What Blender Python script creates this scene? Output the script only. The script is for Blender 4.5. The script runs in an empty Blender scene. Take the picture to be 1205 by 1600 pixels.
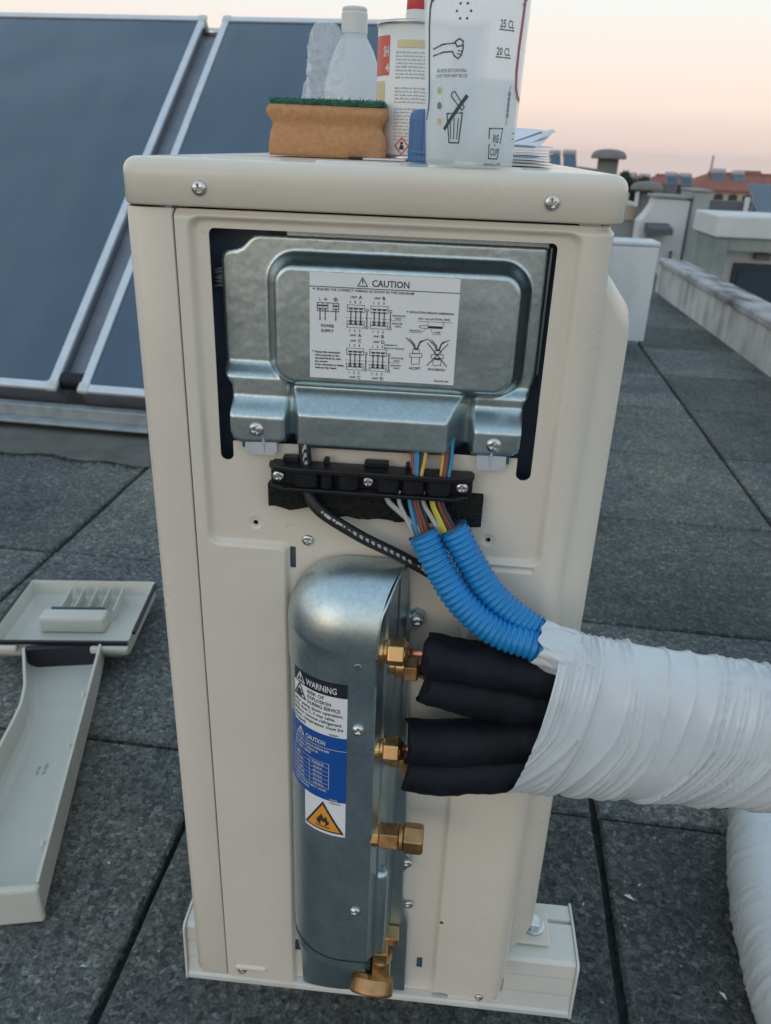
import bpy, bmesh, math, random
import numpy as np
from mathutils import Matrix, Vector
R = math.radians
random.seed(7)
rng = np.random.default_rng(11)
scene = bpy.context.scene
COL = scene.collection

# ------------------------------------------------------------------ camera
cam_data = bpy.data.cameras.new('camera')
cam = bpy.data.objects.new('camera', cam_data)
COL.objects.link(cam)
CR = Vector((0.99549697, 0.08804115, 0.03513587))
CU = Vector((-0.06868704, 0.41450715, 0.90745023))
CF = Vector((-0.0653289, 0.90577733, -0.4186879))
m = Matrix.Identity(4)
for i in range(3):
    m[i][0] = CR[i]; m[i][1] = CU[i]; m[i][2] = -CF[i]
m[0][3], m[1][3], m[2][3] = 0.0591, -0.5585, 0.9152
cam.matrix_world = m
cam_data.sensor_fit = 'VERTICAL'
cam_data.sensor_height = 36.0
cam_data.sensor_width = 36.0
cam_data.lens = 1240.0 / 1600.0 * 36.0
cam_data.clip_start = 0.01
cam_data.clip_end = 20000
cam_data.dof.use_dof = True
cam_data.dof.focus_distance = 0.60
cam_data.dof.aperture_fstop = 13.0
scene.camera = cam

# ------------------------------------------------------------------ sky, sun, exposure
SUN_EL, SUN_AZ = 9.0, 214.0          # degrees; azimuth clockwise from +Y (behind the camera, left)
world = bpy.data.worlds.new('World'); scene.world = world
world.use_nodes = True
nt = world.node_tree; nt.nodes.clear()
wo = nt.nodes.new('ShaderNodeOutputWorld'); bg = nt.nodes.new('ShaderNodeBackground')
tc = nt.nodes.new('ShaderNodeTexCoord'); sx = nt.nodes.new('ShaderNodeSeparateXYZ')
rampn = nt.nodes.new('ShaderNodeValToRGB')
sky = nt.nodes.new('ShaderNodeTexSky'); sky.sky_type = 'NISHITA'; sky.sun_disc = False
sky.sun_elevation = R(SUN_EL); sky.sun_rotation = R(SUN_AZ)
sky.altitude = 50; sky.air_density = 1.2; sky.dust_density = 2.0; sky.ozone_density = 1.5
cr = rampn.color_ramp; cr.interpolation = 'EASE'
stops = [(0.0, (.74, .60, .57)), (.02, (.82, .66, .61)), (.055, (.95, .76, .68)), (.10, (.93, .81, .74)),
         (.16, (.87, .88, .87)), (.32, (.76, .87, .94)), (.6, (.60, .75, .87)), (1.0, (.48, .64, .79))]
cr.elements[0].position = stops[0][0]; cr.elements[0].color = (*stops[0][1], 1)
cr.elements[1].position = stops[-1][0]; cr.elements[1].color = (*stops[-1][1], 1)
for p, c in stops[1:-1]:
    e = cr.elements.new(p); e.color = (*c, 1)
sc = nt.nodes.new('ShaderNodeVectorMath'); sc.operation = 'SCALE'; sc.inputs['Scale'].default_value = 0.022
ad = nt.nodes.new('ShaderNodeVectorMath'); ad.operation = 'ADD'
L = nt.links
L.new(tc.outputs['Generated'], sx.inputs[0]); L.new(sx.outputs['Z'], rampn.inputs[0])
L.new(sky.outputs[0], sc.inputs[0]); L.new(sc.outputs[0], ad.inputs[0]); L.new(rampn.outputs[0], ad.inputs[1])
L.new(ad.outputs[0], bg.inputs['Color']); bg.inputs['Strength'].default_value = 1.0
L.new(bg.outputs[0], wo.inputs[0])

sun_d = bpy.data.lights.new('sun', 'SUN'); sun = bpy.data.objects.new('sun', sun_d); COL.objects.link(sun)
sun_d.energy = 0.2; sun_d.angle = R(40); sun_d.color = (1.0, .90, .82)
sd = Vector((math.sin(R(SUN_AZ)) * math.cos(R(SUN_EL)), math.cos(R(SUN_AZ)) * math.cos(R(SUN_EL)), math.sin(R(SUN_EL))))
sun.rotation_euler = sd.to_track_quat('Z', 'Y').to_euler()
sun.location = (-3, -5, 6)

scene.view_settings.view_transform = 'Standard'
scene.view_settings.look = 'None'
scene.view_settings.gamma = 1.0
scene.view_settings.exposure = 0.0
scene.view_settings.use_curve_mapping = False

# ------------------------------------------------------------------ materials
def mat(name, base, rough=.5, metal=0., spec=.5, var=None, bump=None, coat=0., rvar=0., coord='Object', extra=None):
    """procedural principled material; var=(scale, amount), bump=(scale, strength, distance)"""
    mt = bpy.data.materials.new(name); mt.use_nodes = True
    n = mt.node_tree; b = n.nodes['Principled BSDF']; l = n.links
    b.inputs['Base Color'].default_value = (*base, 1); b.inputs['Roughness'].default_value = rough
    b.inputs['Metallic'].default_value = metal; b.inputs['Specular IOR Level'].default_value = spec
    b.inputs['Coat Weight'].default_value = coat; b.inputs['Coat Roughness'].default_value = .15
    t = n.nodes.new('ShaderNodeTexCoord')
    src = t.outputs[coord]
    if var or rvar:
        no = n.nodes.new('ShaderNodeTexNoise'); no.inputs['Scale'].default_value = (var or (30, 0))[0]
        no.inputs['Detail'].default_value = 5; no.inputs['Roughness'].default_value = .6
        l.new(src, no.inputs['Vector'])
        if var:
            mp = n.nodes.new('ShaderNodeMapRange')
            mp.inputs['From Min'].default_value = .3; mp.inputs['From Max'].default_value = .7
            mp.inputs['To Min'].default_value = 1 - var[1]; mp.inputs['To Max'].default_value = 1 + var[1]
            l.new(no.outputs['Fac'], mp.inputs['Value'])
            vm = n.nodes.new('ShaderNodeVectorMath'); vm.operation = 'SCALE'
            vm.inputs[0].default_value = base; l.new(mp.outputs[0], vm.inputs['Scale'])
            l.new(vm.outputs[0], b.inputs['Base Color'])
        if rvar:
            mr = n.nodes.new('ShaderNodeMapRange')
            mr.inputs['From Min'].default_value = .3; mr.inputs['From Max'].default_value = .7
            mr.inputs['To Min'].default_value = max(.02, rough - rvar); mr.inputs['To Max'].default_value = rough + rvar
            l.new(no.outputs['Fac'], mr.inputs['Value']); l.new(mr.outputs[0], b.inputs['Roughness'])
    if bump:
        bn = n.nodes.new('ShaderNodeTexNoise'); bn.inputs['Scale'].default_value = bump[0]; bn.inputs['Detail'].default_value = 4
        l.new(src, bn.inputs['Vector'])
        bu = n.nodes.new('ShaderNodeBump'); bu.inputs['Strength'].default_value = bump[1]; bu.inputs['Distance'].default_value = bump[2]
        l.new(bn.outputs['Fac'], bu.inputs['Height']); l.new(bu.outputs[0], b.inputs['Normal'])
    return mt

def see_through(name, col, clear, rough=.2, translucent=.4):
    """frosted / clear plastic: transparent + translucent + glossy skin"""
    mt = bpy.data.materials.new(name); mt.use_nodes = True
    n = mt.node_tree; l = n.links; b = n.nodes['Principled BSDF']; out = n.nodes['Material Output']
    b.inputs['Base Color'].default_value = (*col, 1); b.inputs['Roughness'].default_value = rough
    tr = n.nodes.new('ShaderNodeBsdfTranslucent'); tr.inputs[0].default_value = (*col, 1)
    tp = n.nodes.new('ShaderNodeBsdfTransparent'); tp.inputs[0].default_value = (*[.6 + .4 * c for c in col], 1)
    m1 = n.nodes.new('ShaderNodeMixShader'); m1.inputs[0].default_value = translucent
    m2 = n.nodes.new('ShaderNodeMixShader'); m2.inputs[0].default_value = clear
    l.new(b.outputs[0], m1.inputs[1]); l.new(tr.outputs[0], m1.inputs[2])
    l.new(m1.outputs[0], m2.inputs[1]); l.new(tp.outputs[0], m2.inputs[2])
    l.new(m2.outputs[0], out.inputs[0])
    return mt

M = {}
CREAM = (.675, .628, .545)
M['cream'] = mat('cream_powder_coat', CREAM, .29, spec=.6, var=(9, .025), bump=(900, .06, .0004), rvar=.03)
M['cream_lid'] = mat('cream_lid_coat', CREAM, .22, var=(9, .025), bump=(700, .04, .0004), rvar=.04)
def worn(mt, specks=.5):
    """handling marks: smudged gloss, sparse scuffs and dust on the paint"""
    n = mt.node_tree; l = n.links; b = n.nodes['Principled BSDF']; t = n.nodes.new('ShaderNodeTexCoord')
    def nz(scale, det, rg=.6):
        x = n.nodes.new('ShaderNodeTexNoise'); x.inputs['Scale'].default_value = scale; x.inputs['Detail'].default_value = det; x.inputs['Roughness'].default_value = rg
        l.new(t.outputs['Object'], x.inputs['Vector']); return x.outputs['Fac']
    def rmp(s, a, b_, c, d):
        x = n.nodes.new('ShaderNodeMapRange'); x.inputs['From Min'].default_value = a; x.inputs['From Max'].default_value = b_; x.inputs['To Min'].default_value = c; x.inputs['To Max'].default_value = d
        l.new(s, x.inputs['Value']); return x.outputs[0]
    def mth(op, a, b_):
        x = n.nodes.new('ShaderNodeMath'); x.operation = op; l.new(a, x.inputs[0])
        if hasattr(b_, 'is_linked'): l.new(b_, x.inputs[1])
        else: x.inputs[1].default_value = b_
        return x.outputs[0]
    smud = rmp(nz(14, 7, .7), .45, .62, 0, 1)
    scuff = mth('MULTIPLY', rmp(nz(90, 3), .66, .74, 0, 1), rmp(nz(9, 2), .5, .6, 0, specks))
    src = b.inputs['Base Color'].links[0].from_socket
    f1 = rmp(smud, 0, 1, 1.0, .980); f2 = rmp(scuff, 0, 1, 1, .72)
    v = n.nodes.new('ShaderNodeVectorMath'); v.operation = 'SCALE'; l.new(src, v.inputs[0]); l.new(mth('MULTIPLY', f1, f2), v.inputs['Scale'])
    l.new(v.outputs[0], b.inputs['Base Color'])
    r0 = b.inputs['Roughness'].links[0].from_socket if b.inputs['Roughness'].links else None
    if r0: l.new(mth('ADD', r0, rmp(smud, 0, 1, -.01, .05)), b.inputs['Roughness'])
worn(M['cream']); worn(M['cream_lid'], .35)
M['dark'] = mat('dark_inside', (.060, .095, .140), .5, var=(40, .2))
M['black'] = mat('black_plastic', (.008, .009, .012), .42, spec=.35, var=(60, .2), bump=(500, .1, .0004))
M['foam'] = mat('black_foam', (.016, .018, .018), .95, spec=.2, bump=(420, 1.0, .003), var=(300, .5))
M['rubber'] = mat('black_insulation', (.0055, .0080, .0135), .66, spec=.22, bump=(90, .5, .002), var=(30, .45))
M['screw'] = mat('zinc_screw', (.62, .62, .62), .28, 1.0, var=(200, .15))
M['brass'] = mat('brass', (.62, .40, .19), .34, 1.0, var=(120, .14), rvar=.1, bump=(300, .08, .0004))
M['brass_old'] = mat('tarnished_brass', (.45, .27, .13), .45, 1.0, var=(90, .25), rvar=.1, bump=(200, .15, .0005))
M['copper'] = mat('copper', (.55, .25, .18), .4, 1.0, var=(150, .2))
M['blue_conduit'] = mat('blue_conduit', (.010, .21, .52), .34, var=(50, .08))
M['cable'] = mat('cable_jacket', (.014, .014, .016), .5, var=(80, .2))
M['print_white'] = mat('white_print', (.62, .62, .6), .6, var=(300, .12))
M['print_black'] = mat('black_print', (.025, .025, .03), .6)
M['print_navy'] = mat('navy_print', (.012, .017, .035), .45)
M['print_blue'] = mat('blue_print', (.006, .075, .33), .4, var=(60, .06))
M['print_orange'] = mat('orange_print', (.72, .30, .045), .45)
M['label'] = mat('label_paper', (.74, .76, .78), .4, var=(40, .02))
M['wire_red'] = mat('red_wire', (.30, .045, .03), .45)
M['wire_blue'] = mat('blue_wire', (.03, .20, .36), .45)
M['wire_yellow'] = mat('yellow_green_wire', (.50, .46, .05), .45)
M['wire_amber'] = mat('amber_wire', (.55, .32, .06), .45)
M['wire_grey'] = mat('grey_wire', (.36, .37, .37), .5)
M['wire_brown'] = mat('brown_wire', (.12, .045, .03), .5)
M['wire_black'] = mat('black_wire', (.02, .025, .03), .5)
M['pvc'] = mat('white_pvc', (.66, .66, .62), .38, var=(20, .04), bump=(60, .03, .001))
M['tape'] = mat('white_wrapping_tape', (.56, .61, .645), .26, var=(30, .05), bump=(120, .15, .001))
M['alu'] = mat('aluminium_frame', (.60, .64, .69), .40, .35, var=(25, .08), rvar=.08)
M['galv_bar'] = mat('galvanised_bar', (.30, .34, .36), .55, .5, var=(18, .2), rvar=.1)
M['glass_collector'] = mat('collector_glass', (.002, .036, .080), .12, spec=1.0, coat=.35, var=(3, .12), bump=(500, .04, .0005))
M['clip'] = mat('white_corner_clip', (.55, .57, .58), .5, var=(40, .1))
M['corrugated'] = mat('black_hose', (.015, .016, .022), .5)
M['collector_side'] = mat('collector_side_sheet', (.20, .22, .26), .5, .4, var=(12, .15))
M['deck'] = mat('joint_bed', (.045, .05, .05), .95, spec=.1, var=(40, .4))
M['plaster'] = mat('white_plaster', (.62, .63, .62), .8, spec=.2, var=(3, .08), bump=(30, .15, .004))
M['plaster_grey'] = mat('grey_plaster', (.32, .34, .34), .85, spec=.2, var=(3, .15), bump=(30, .15, .004))
M['plaster_dark'] = mat('dark_render', (.13, .14, .15), .85, spec=.2, var=(2, .15))
M['concrete'] = mat('grey_concrete', (.27, .30, .28), .85, spec=.2, var=(4, .25), bump=(25, .2, .005))
M['beige'] = mat('beige_plaster', (.50, .44, .36), .85, spec=.2, var=(2, .1))
M['cowl'] = mat('grey_cowl', (.17, .165, .16), .7, var=(14, .12))
M['teal_door'] = mat('dark_teal_door', (.018, .040, .058), .4, var=(6, .15))
M['pane'] = mat('window_pane', (.03, .035, .045), .1, spec=.8)
M['roof_tile'] = mat('red_roof_tile', (.27, .11, .085), .85, spec=.2, var=(1.5, .18))
M['mast'] = mat('mast_steel', (.22, .20, .20), .6)
M['leaf'] = mat('foliage', (.05, .075, .045), .7, spec=.2, var=(1.2, .4))
M['bark'] = mat('bark', (.08, .06, .045), .9, var=(8, .3))
M['land'] = mat('far_land', (.10, .11, .085), .95, spec=.1, var=(.02, .4))
M['sponge'] = mat('orange_sponge', (.51, .275, .140), .95, spec=.1, var=(220, .13), bump=(800, .8, .0012))
M['scour'] = mat('green_scouring_pad', (.06, .17, .125), .9, spec=.2, var=(150, .35))
M['bottle'] = see_through('milky_bottle', (.78, .82, .84), .22, .3, .45)
M['bottle_cap'] = mat('grey_white_cap', (.60, .61, .60), .4)
M['bag'] = see_through('crumpled_film', (.90, .92, .94), .70, .10, .2)
M['can'] = mat('white_can', (.72, .71, .68), .32, var=(20, .03))
M['tin'] = mat('bare_tin', (.60, .60, .58), .3, 1.0, var=(50, .1))
M['red_cap'] = mat('red_cap', (.55, .05, .06), .35)
M['clear_neck'] = mat('pale_spout', (.70, .66, .64), .4)
M['blue_cap'] = mat('blue_ribbed_cap', (.035, .13, .30), .35, var=(40, .06))
M['cup'] = see_through('frosted_cup', (.99, .99, .99), .57, .32, .72)
M['water'] = see_through('water', (.84, .92, .94), .62, .05, .5)
M['cup_ink'] = mat('cup_ink', (.045, .055, .065), .5)
M['cup_red'] = mat('cup_red_ink', (.36, .10, .13), .5)
M['cup_teal'] = mat('cup_dark_teal_ink', (.04, .09, .10), .5)
M['cup_green'] = mat('cup_green_ink', (.42, .55, .25), .5)
M['cup_yellow'] = mat('cup_yellow_ink', (.62, .52, .20), .5)
M['cup_grey'] = mat('cup_grey_ink', (.20, .21, .22), .5)
M['can_red'] = mat('can_red_ink', (.60, .10, .07), .4)
M['can_tan'] = mat('can_tan_ink', (.62, .54, .32), .4)
M['can_grey'] = mat('can_grey_ink', (.42, .42, .42), .5)
M['paper'] = mat('folded_paper', (.70, .73, .78), .7, spec=.2, var=(30, .06))
M['paper_print'] = mat('paper_print', (.22, .27, .38), .7, spec=.2)
M['cover_in'] = mat('cream_plastic', (.56, .55, .50), .45, var=(14, .04))
M['tank'] = mat('tank_enamel', (.36, .36, .37), .5, var=(4, .1))

def galvanised(name, base, rough):
    mt = mat(name, base, rough, 1.0)
    n = mt.node_tree; l = n.links; b = n.nodes['Principled BSDF']
    t = n.nodes.new('ShaderNodeTexCoord'); v = n.nodes.new('ShaderNodeTexVoronoi'); v.inputs['Scale'].default_value = 420
    no = n.nodes.new('ShaderNodeTexNoise'); no.inputs['Scale'].default_value = 26; no.inputs['Detail'].default_value = 6
    l.new(t.outputs['Object'], v.inputs['Vector']); l.new(t.outputs['Object'], no.inputs['Vector'])
    mx = n.nodes.new('ShaderNodeMath'); mx.operation = 'MULTIPLY_ADD'; mx.inputs[1].default_value = .16; mx.inputs[2].default_value = .88
    sp = n.nodes.new('ShaderNodeSeparateColor'); l.new(v.outputs['Color'], sp.inputs[0]); l.new(sp.outputs[0], mx.inputs[0])
    m3 = n.nodes.new('ShaderNodeMath'); m3.operation = 'MULTIPLY_ADD'; m3.inputs[1].default_value = .14; l.new(no.outputs['Fac'], m3.inputs[0]); l.new(mx.outputs[0], m3.inputs[2])
    vm = n.nodes.new('ShaderNodeVectorMath'); vm.operation = 'SCALE'; vm.inputs[0].default_value = base
    l.new(m3.outputs[0], vm.inputs['Scale']); l.new(vm.outputs[0], b.inputs['Base Color'])
    mr = n.nodes.new('ShaderNodeMapRange'); mr.inputs['From Min'].default_value = .3; mr.inputs['From Max'].default_value = .7
    mr.inputs['To Min'].default_value = rough - .03; mr.inputs['To Max'].default_value = rough + .05
    l.new(no.outputs['Fac'], mr.inputs['Value']); l.new(mr.outputs[0], b.inputs['Roughness'])
    return mt
M['galv'] = galvanised('galvanised_sheet', (.46, .55, .575), .34)
M['galv_dark'] = galvanised('galvanised_sheet_blue', (.42, .52, .57), .38)

def slab_material():
    mt = bpy.data.materials.new('mineral_slab'); mt.use_nodes = True
    n = mt.node_tree; l = n.links; b = n.nodes['Principled BSDF']
    b.inputs['Specular IOR Level'].default_value = .25; b.inputs['Roughness'].default_value = .85
    g = n.nodes.new('ShaderNodeNewGeometry'); oi = n.nodes.new('ShaderNodeObjectInfo')
    def noise(scale, det=5, rgh=.6):
        x = n.nodes.new('ShaderNodeTexNoise'); x.inputs['Scale'].default_value = scale; x.inputs['Detail'].default_value = det
        x.inputs['Roughness'].default_value = rgh; l.new(g.outputs['Position'], x.inputs['Vector']); return x.outputs['Fac']
    def ramp(src, stops):
        r = n.nodes.new('ShaderNodeValToRGB'); l.new(src, r.inputs[0])
        e = r.color_ramp.elements
        e[0].position, e[0].color = stops[0][0], (*stops[0][1], 1); e[1].position, e[1].color = stops[-1][0], (*stops[-1][1], 1)
        for p, c in stops[1:-1]:
            q = e.new(p); q.color = (*c, 1)
        return r.outputs[0]
    fine = noise(230, 4, .8); mid = noise(16, 6, .65); big = noise(1.7, 4, .55)
    col = ramp(fine, [(.30, (.036, .044, .047)), (.5, (.116, .130, .134)), (.72, (.25, .258, .25))])
    def mul(a, bb, fac=1.0):
        x = n.nodes.new('ShaderNodeMix'); x.data_type = 'RGBA'; x.blend_type = 'MULTIPLY'; x.inputs[0].default_value = fac
        l.new(a, x.inputs[6]); l.new(bb, x.inputs[7]); return x.outputs[2]
    col = mul(col, ramp(mid, [(.3, (.78, .79, .79)), (.7, (1.16, 1.15, 1.13))]))
    col = mul(col, ramp(big, [(.33, (.60, .65, .68)), (.50, (1.0, 1.0, 1.0)), (.66, (1.38, 1.27, 1.13))]))
    va_ = n.nodes.new('ShaderNodeTexVoronoi'); va_.inputs['Scale'].default_value = 150; l.new(g.outputs['Position'], va_.inputs['Vector'])
    sa_ = n.nodes.new('ShaderNodeSeparateColor'); l.new(va_.outputs['Color'], sa_.inputs[0])
    col = mul(col, ramp(sa_.outputs[0], [(.0, (.55, .56, .57)), (.5, (1.0, .99, .97)), (.85, (1.25, 1.22, 1.17)), (1.0, (1.9, 1.85, 1.75))]))
    mr = n.nodes.new('ShaderNodeMapRange'); mr.inputs['To Min'].default_value = .74; mr.inputs['To Max'].default_value = 1.18
    l.new(oi.outputs['Random'], mr.inputs['Value'])
    vm = n.nodes.new('ShaderNodeVectorMath'); vm.operation = 'SCALE'; l.new(col, vm.inputs[0]); l.new(mr.outputs[0], vm.inputs['Scale'])
    col = vm.outputs[0]
    # pale grit
    v = n.nodes.new('ShaderNodeTexVoronoi'); v.inputs['Scale'].default_value = 85; l.new(g.outputs['Position'], v.inputs['Vector'])
    d = ramp(v.outputs['Distance'], [(.10, (1, 1, 1)), (.24, (0, 0, 0))])
    sp = n.nodes.new('ShaderNodeSeparateColor'); l.new(v.outputs['Color'], sp.inputs[0])
    gt = n.nodes.new('ShaderNodeMath'); gt.operation = 'GREATER_THAN'; gt.inputs[1].default_value = .86; l.new(sp.outputs[0], gt.inputs[0])
    mm = n.nodes.new('ShaderNodeMath'); mm.operation = 'MULTIPLY'; l.new(d, mm.inputs[0]); l.new(gt.outputs[0], mm.inputs[1])
    mb = n.nodes.new('ShaderNodeMath'); mb.operation = 'MULTIPLY'; l.new(mm.outputs[0], mb.inputs[0]); l.new(sp.outputs[1], mb.inputs[1])
    mx = n.nodes.new('ShaderNodeMix'); mx.data_type = 'RGBA'; l.new(mb.outputs[0], mx.inputs[0]); l.new(col, mx.inputs[6]); mx.inputs[7].default_value = (.36, .37, .35, 1)
    l.new(mx.outputs[2], b.inputs['Base Color'])
    bu = n.nodes.new('ShaderNodeBump'); bu.inputs['Strength'].default_value = .9; bu.inputs['Distance'].default_value = .003
    hs = n.nodes.new('ShaderNodeMath'); hs.operation = 'ADD'; l.new(fine, hs.inputs[0]); l.new(mid, hs.inputs[1])
    l.new(hs.outputs[0], bu.inputs['Height']); l.new(bu.outputs[0], b.inputs['Normal'])
    return mt
M['slab'] = slab_material()

def dusty_glass(mt):
    n = mt.node_tree; l = n.links; b = n.nodes['Principled BSDF']; g = n.nodes.new('ShaderNodeNewGeometry')
    mp = n.nodes.new('ShaderNodeMapping'); mp.inputs['Scale'].default_value = (7, .8, .8); l.new(g.outputs['Position'], mp.inputs[0])
    a = n.nodes.new('ShaderNodeTexNoise'); a.inputs['Scale'].default_value = 1.2; a.inputs['Detail'].default_value = 7; l.new(mp.outputs[0], a.inputs['Vector'])
    r = n.nodes.new('ShaderNodeMapRange'); r.inputs['From Min'].default_value = .42; r.inputs['From Max'].default_value = .72; r.inputs['To Max'].default_value = .10; l.new(a.outputs['Fac'], r.inputs['Value'])
    mx = n.nodes.new('ShaderNodeMix'); mx.data_type = 'RGBA'; l.new(r.outputs[0], mx.inputs[0]); l.new(b.inputs['Base Color'].links[0].from_socket, mx.inputs[6]); mx.inputs[7].default_value = (.16, .18, .18, 1)
    l.new(mx.outputs[2], b.inputs['Base Color'])
    w = n.nodes.new('ShaderNodeTexNoise'); w.inputs['Scale'].default_value = 2.2; w.inputs['Detail'].default_value = 1; l.new(g.outputs['Position'], w.inputs['Vector'])
    bu = n.nodes.new('ShaderNodeBump'); bu.inputs['Strength'].default_value = .5; bu.inputs['Distance'].default_value = .03; l.new(w.outputs['Fac'], bu.inputs['Height']); l.new(bu.outputs[0], b.inputs['Normal']); l.new(bu.outputs[0], b.inputs['Coat Normal'])
dusty_glass(M['glass_collector'])
def streaky(name, base, dirt, amount, scl=(9, 9, .6)):
    """weathered plaster: vertical run-off streaks and blotches"""
    mt = mat(name, base, .85, spec=.2, bump=(35, .2, .004))
    n = mt.node_tree; l = n.links; b = n.nodes['Principled BSDF']
    g = n.nodes.new('ShaderNodeNewGeometry'); mp = n.nodes.new('ShaderNodeMapping'); mp.inputs['Scale'].default_value = scl
    l.new(g.outputs['Position'], mp.inputs[0])
    a = n.nodes.new('ShaderNodeTexNoise'); a.inputs['Scale'].default_value = 1.0; a.inputs['Detail'].default_value = 6; l.new(mp.outputs[0], a.inputs['Vector'])
    c = n.nodes.new('ShaderNodeTexNoise'); c.inputs['Scale'].default_value = 5.0; c.inputs['Detail'].default_value = 6; l.new(g.outputs['Position'], c.inputs['Vector'])
    s = n.nodes.new('ShaderNodeMath'); s.operation = 'MULTIPLY'; l.new(a.outputs['Fac'], s.inputs[0]); l.new(c.outputs['Fac'], s.inputs[1])
    r = n.nodes.new('ShaderNodeMapRange'); r.inputs['From Min'].default_value = .2; r.inputs['From Max'].default_value = .38; r.inputs['To Max'].default_value = amount
    l.new(s.outputs[0], r.inputs['Value'])
    mx = n.nodes.new('ShaderNodeMix'); mx.data_type = 'RGBA'; l.new(r.outputs[0], mx.inputs[0]); mx.inputs[6].default_value = (*base, 1); mx.inputs[7].default_value = (*dirt, 1)
    l.new(mx.outputs[2], b.inputs['Base Color'])
    return mt
M['parapet'] = streaky('weathered_parapet', (.58, .59, .57), (.25, .255, .25), .75)
M['coping'] = streaky('lichen_coping', (.42, .42, .43), (.12, .115, .12), .95, (10, 2.2, 10))
M['chimney'] = streaky('limewash', (.66, .71, .73), (.42, .46, .47), .6)

# ------------------------------------------------------------------ mesh helpers
WM = {}
def obj(name, verts, faces, material, parent=None, smooth=False, M4=None):
    me = bpy.data.meshes.new(name)
    me.from_pydata([tuple(map(float, v)) for v in verts], [], [tuple(int(i) for i in f) for f in faces])
    if smooth:
        me.polygons.foreach_set('use_smooth', [True] * len(me.polygons))
    me.materials.append(material if not isinstance(material, str) else M[material])
    return link(name, me, parent, M4)
def link(name, me, parent=None, M4=None):
    o = bpy.data.objects.new(name, me); COL.objects.link(o)
    M4 = M4 or Matrix.Identity(4)
    if parent:
        o.parent = parent; o.matrix_parent_inverse = WM[parent.name].inverted()
    o.matrix_basis = M4; WM[o.name] = M4
    return o
def tag(o, label, cat, group=None):
    o['label'] = label; o['category'] = cat
    if group: o['group'] = group
    return o
def thing(name, label, cat, loc=(0, 0, 0), group=None):
    o = link(name, None, None, Matrix.Translation(loc)); o.empty_display_size = .05
    return tag(o, label, cat, group)
def struct(o): o['kind'] = 'structure'; return o
def stuff(o): o['kind'] = 'stuff'; return o

class G:
    """mesh collector"""
    def __init__(s): s.v = []; s.f = []
    def add(s, v, f):
        k = len(s.v); s.v += [tuple(map(float, p)) for p in v]; s.f += [tuple(int(i) + k for i in q) for q in f]; return s
    def box(s, x0, x1, y0, y1, z0, z1):
        v = [(x, y, z) for x in (x0, x1) for y in (y0, y1) for z in (z0, z1)]
        return s.add(v, [(0, 1, 3, 2), (4, 6, 7, 5), (0, 4, 5, 1), (2, 3, 7, 6), (0, 2, 6, 4), (1, 5, 7, 3)])
    def prism(s, poly, axis, a, b):
        """poly: 2D CCW points; axis 'y': (x,z), 'x': (y,z), 'z': (x,y)"""
        n = len(poly)
        def P(p, t): return {'y': (p[0], t, p[1]), 'x': (t, p[0], p[1]), 'z': (p[0], p[1], t)}[axis]
        v = [P(p, a) for p in poly] + [P(p, b) for p in poly]
        f = [tuple(range(n - 1, -1, -1)), tuple(range(n, 2 * n))] + [(i, (i + 1) % n, n + (i + 1) % n, n + i) for i in range(n)]
        return s.add(v, f)
    def rings(s, rings, close=True, cap0=True, cap1=True):
        k = len(rings[0]); v = [p for r in rings for p in r]; f = []
        for i in range(len(rings) - 1):
            for j in range(k if close else k - 1):
                a, b = i * k + j, i * k + (j + 1) % k
                f.append((a, b, b + k, a + k))
        if cap0: f.append(tuple(range(k - 1, -1, -1)))
        if cap1: f.append(tuple((len(rings) - 1) * k + j for j in range(k)))
        return s.add(v, f)
    def lathe(s, prof, c=(0, 0, 0), axis='z', n=32, cap0=True, cap1=True, ph=0.0):
        """prof: [(r, t)] along the axis"""
        rr = []
        for r, t in prof:
            ring = []
            for j in range(n):
                a = 2 * math.pi * j / n + ph; p, q = r * math.cos(a), r * math.sin(a)
                ring.append({'z': (c[0] + p, c[1] + q, c[2] + t), 'x': (c[0] + t, c[1] + p, c[2] + q), 'y': (c[0] + q, c[1] + t, c[2] + p)}[axis])
            rr.append(ring)
        return s.rings(rr, True, cap0, cap1)
    def tube(s, pts, rad, n=16, cap=True):
        pts = [Vector(p) for p in pts]; rr = []
        rad = rad if hasattr(rad, '__len__') else [rad] * len(pts)
        up = Vector((0, 1, 0)); t0 = (pts[1] - pts[0]).normalized()
        if abs(t0.dot(up)) > .9: up = Vector((1, 0, 0))
        nx = (up - t0 * up.dot(t0)).normalized()
        for i, p in enumerate(pts):
            t = (pts[min(i + 1, len(pts) - 1)] - pts[max(i - 1, 0)]).normalized()
            nx = (nx - t * nx.dot(t)).normalized(); ny = t.cross(nx)
            rr.append([p + (nx * math.cos(2 * math.pi * j / n) + ny * math.sin(2 * math.pi * j / n)) * rad[i] for j in range(n)])
        return s.rings(rr, True, cap, cap)
    def out(s, name, material, parent=None, smooth=False, M4=None, bevel=None, seg=2):
        o = obj(name, s.v, s.f, material, parent, smooth, M4)
        if bevel:
            bm = bmesh.new(); bm.from_mesh(o.data)
            bmesh.ops.recalc_face_normals(bm, faces=bm.faces)
            es = [e for e in bm.edges if len(e.link_faces) == 2 and e.calc_face_angle(0) > R(30)]
            bmesh.ops.bevel(bm, geom=es, offset=bevel, segments=seg, affect='EDGES', profile=.5, clamp_overlap=True)
            if smooth:
                for f in bm.faces: f.smooth = True
            bm.to_mesh(o.data); bm.free()
        return o

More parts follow.
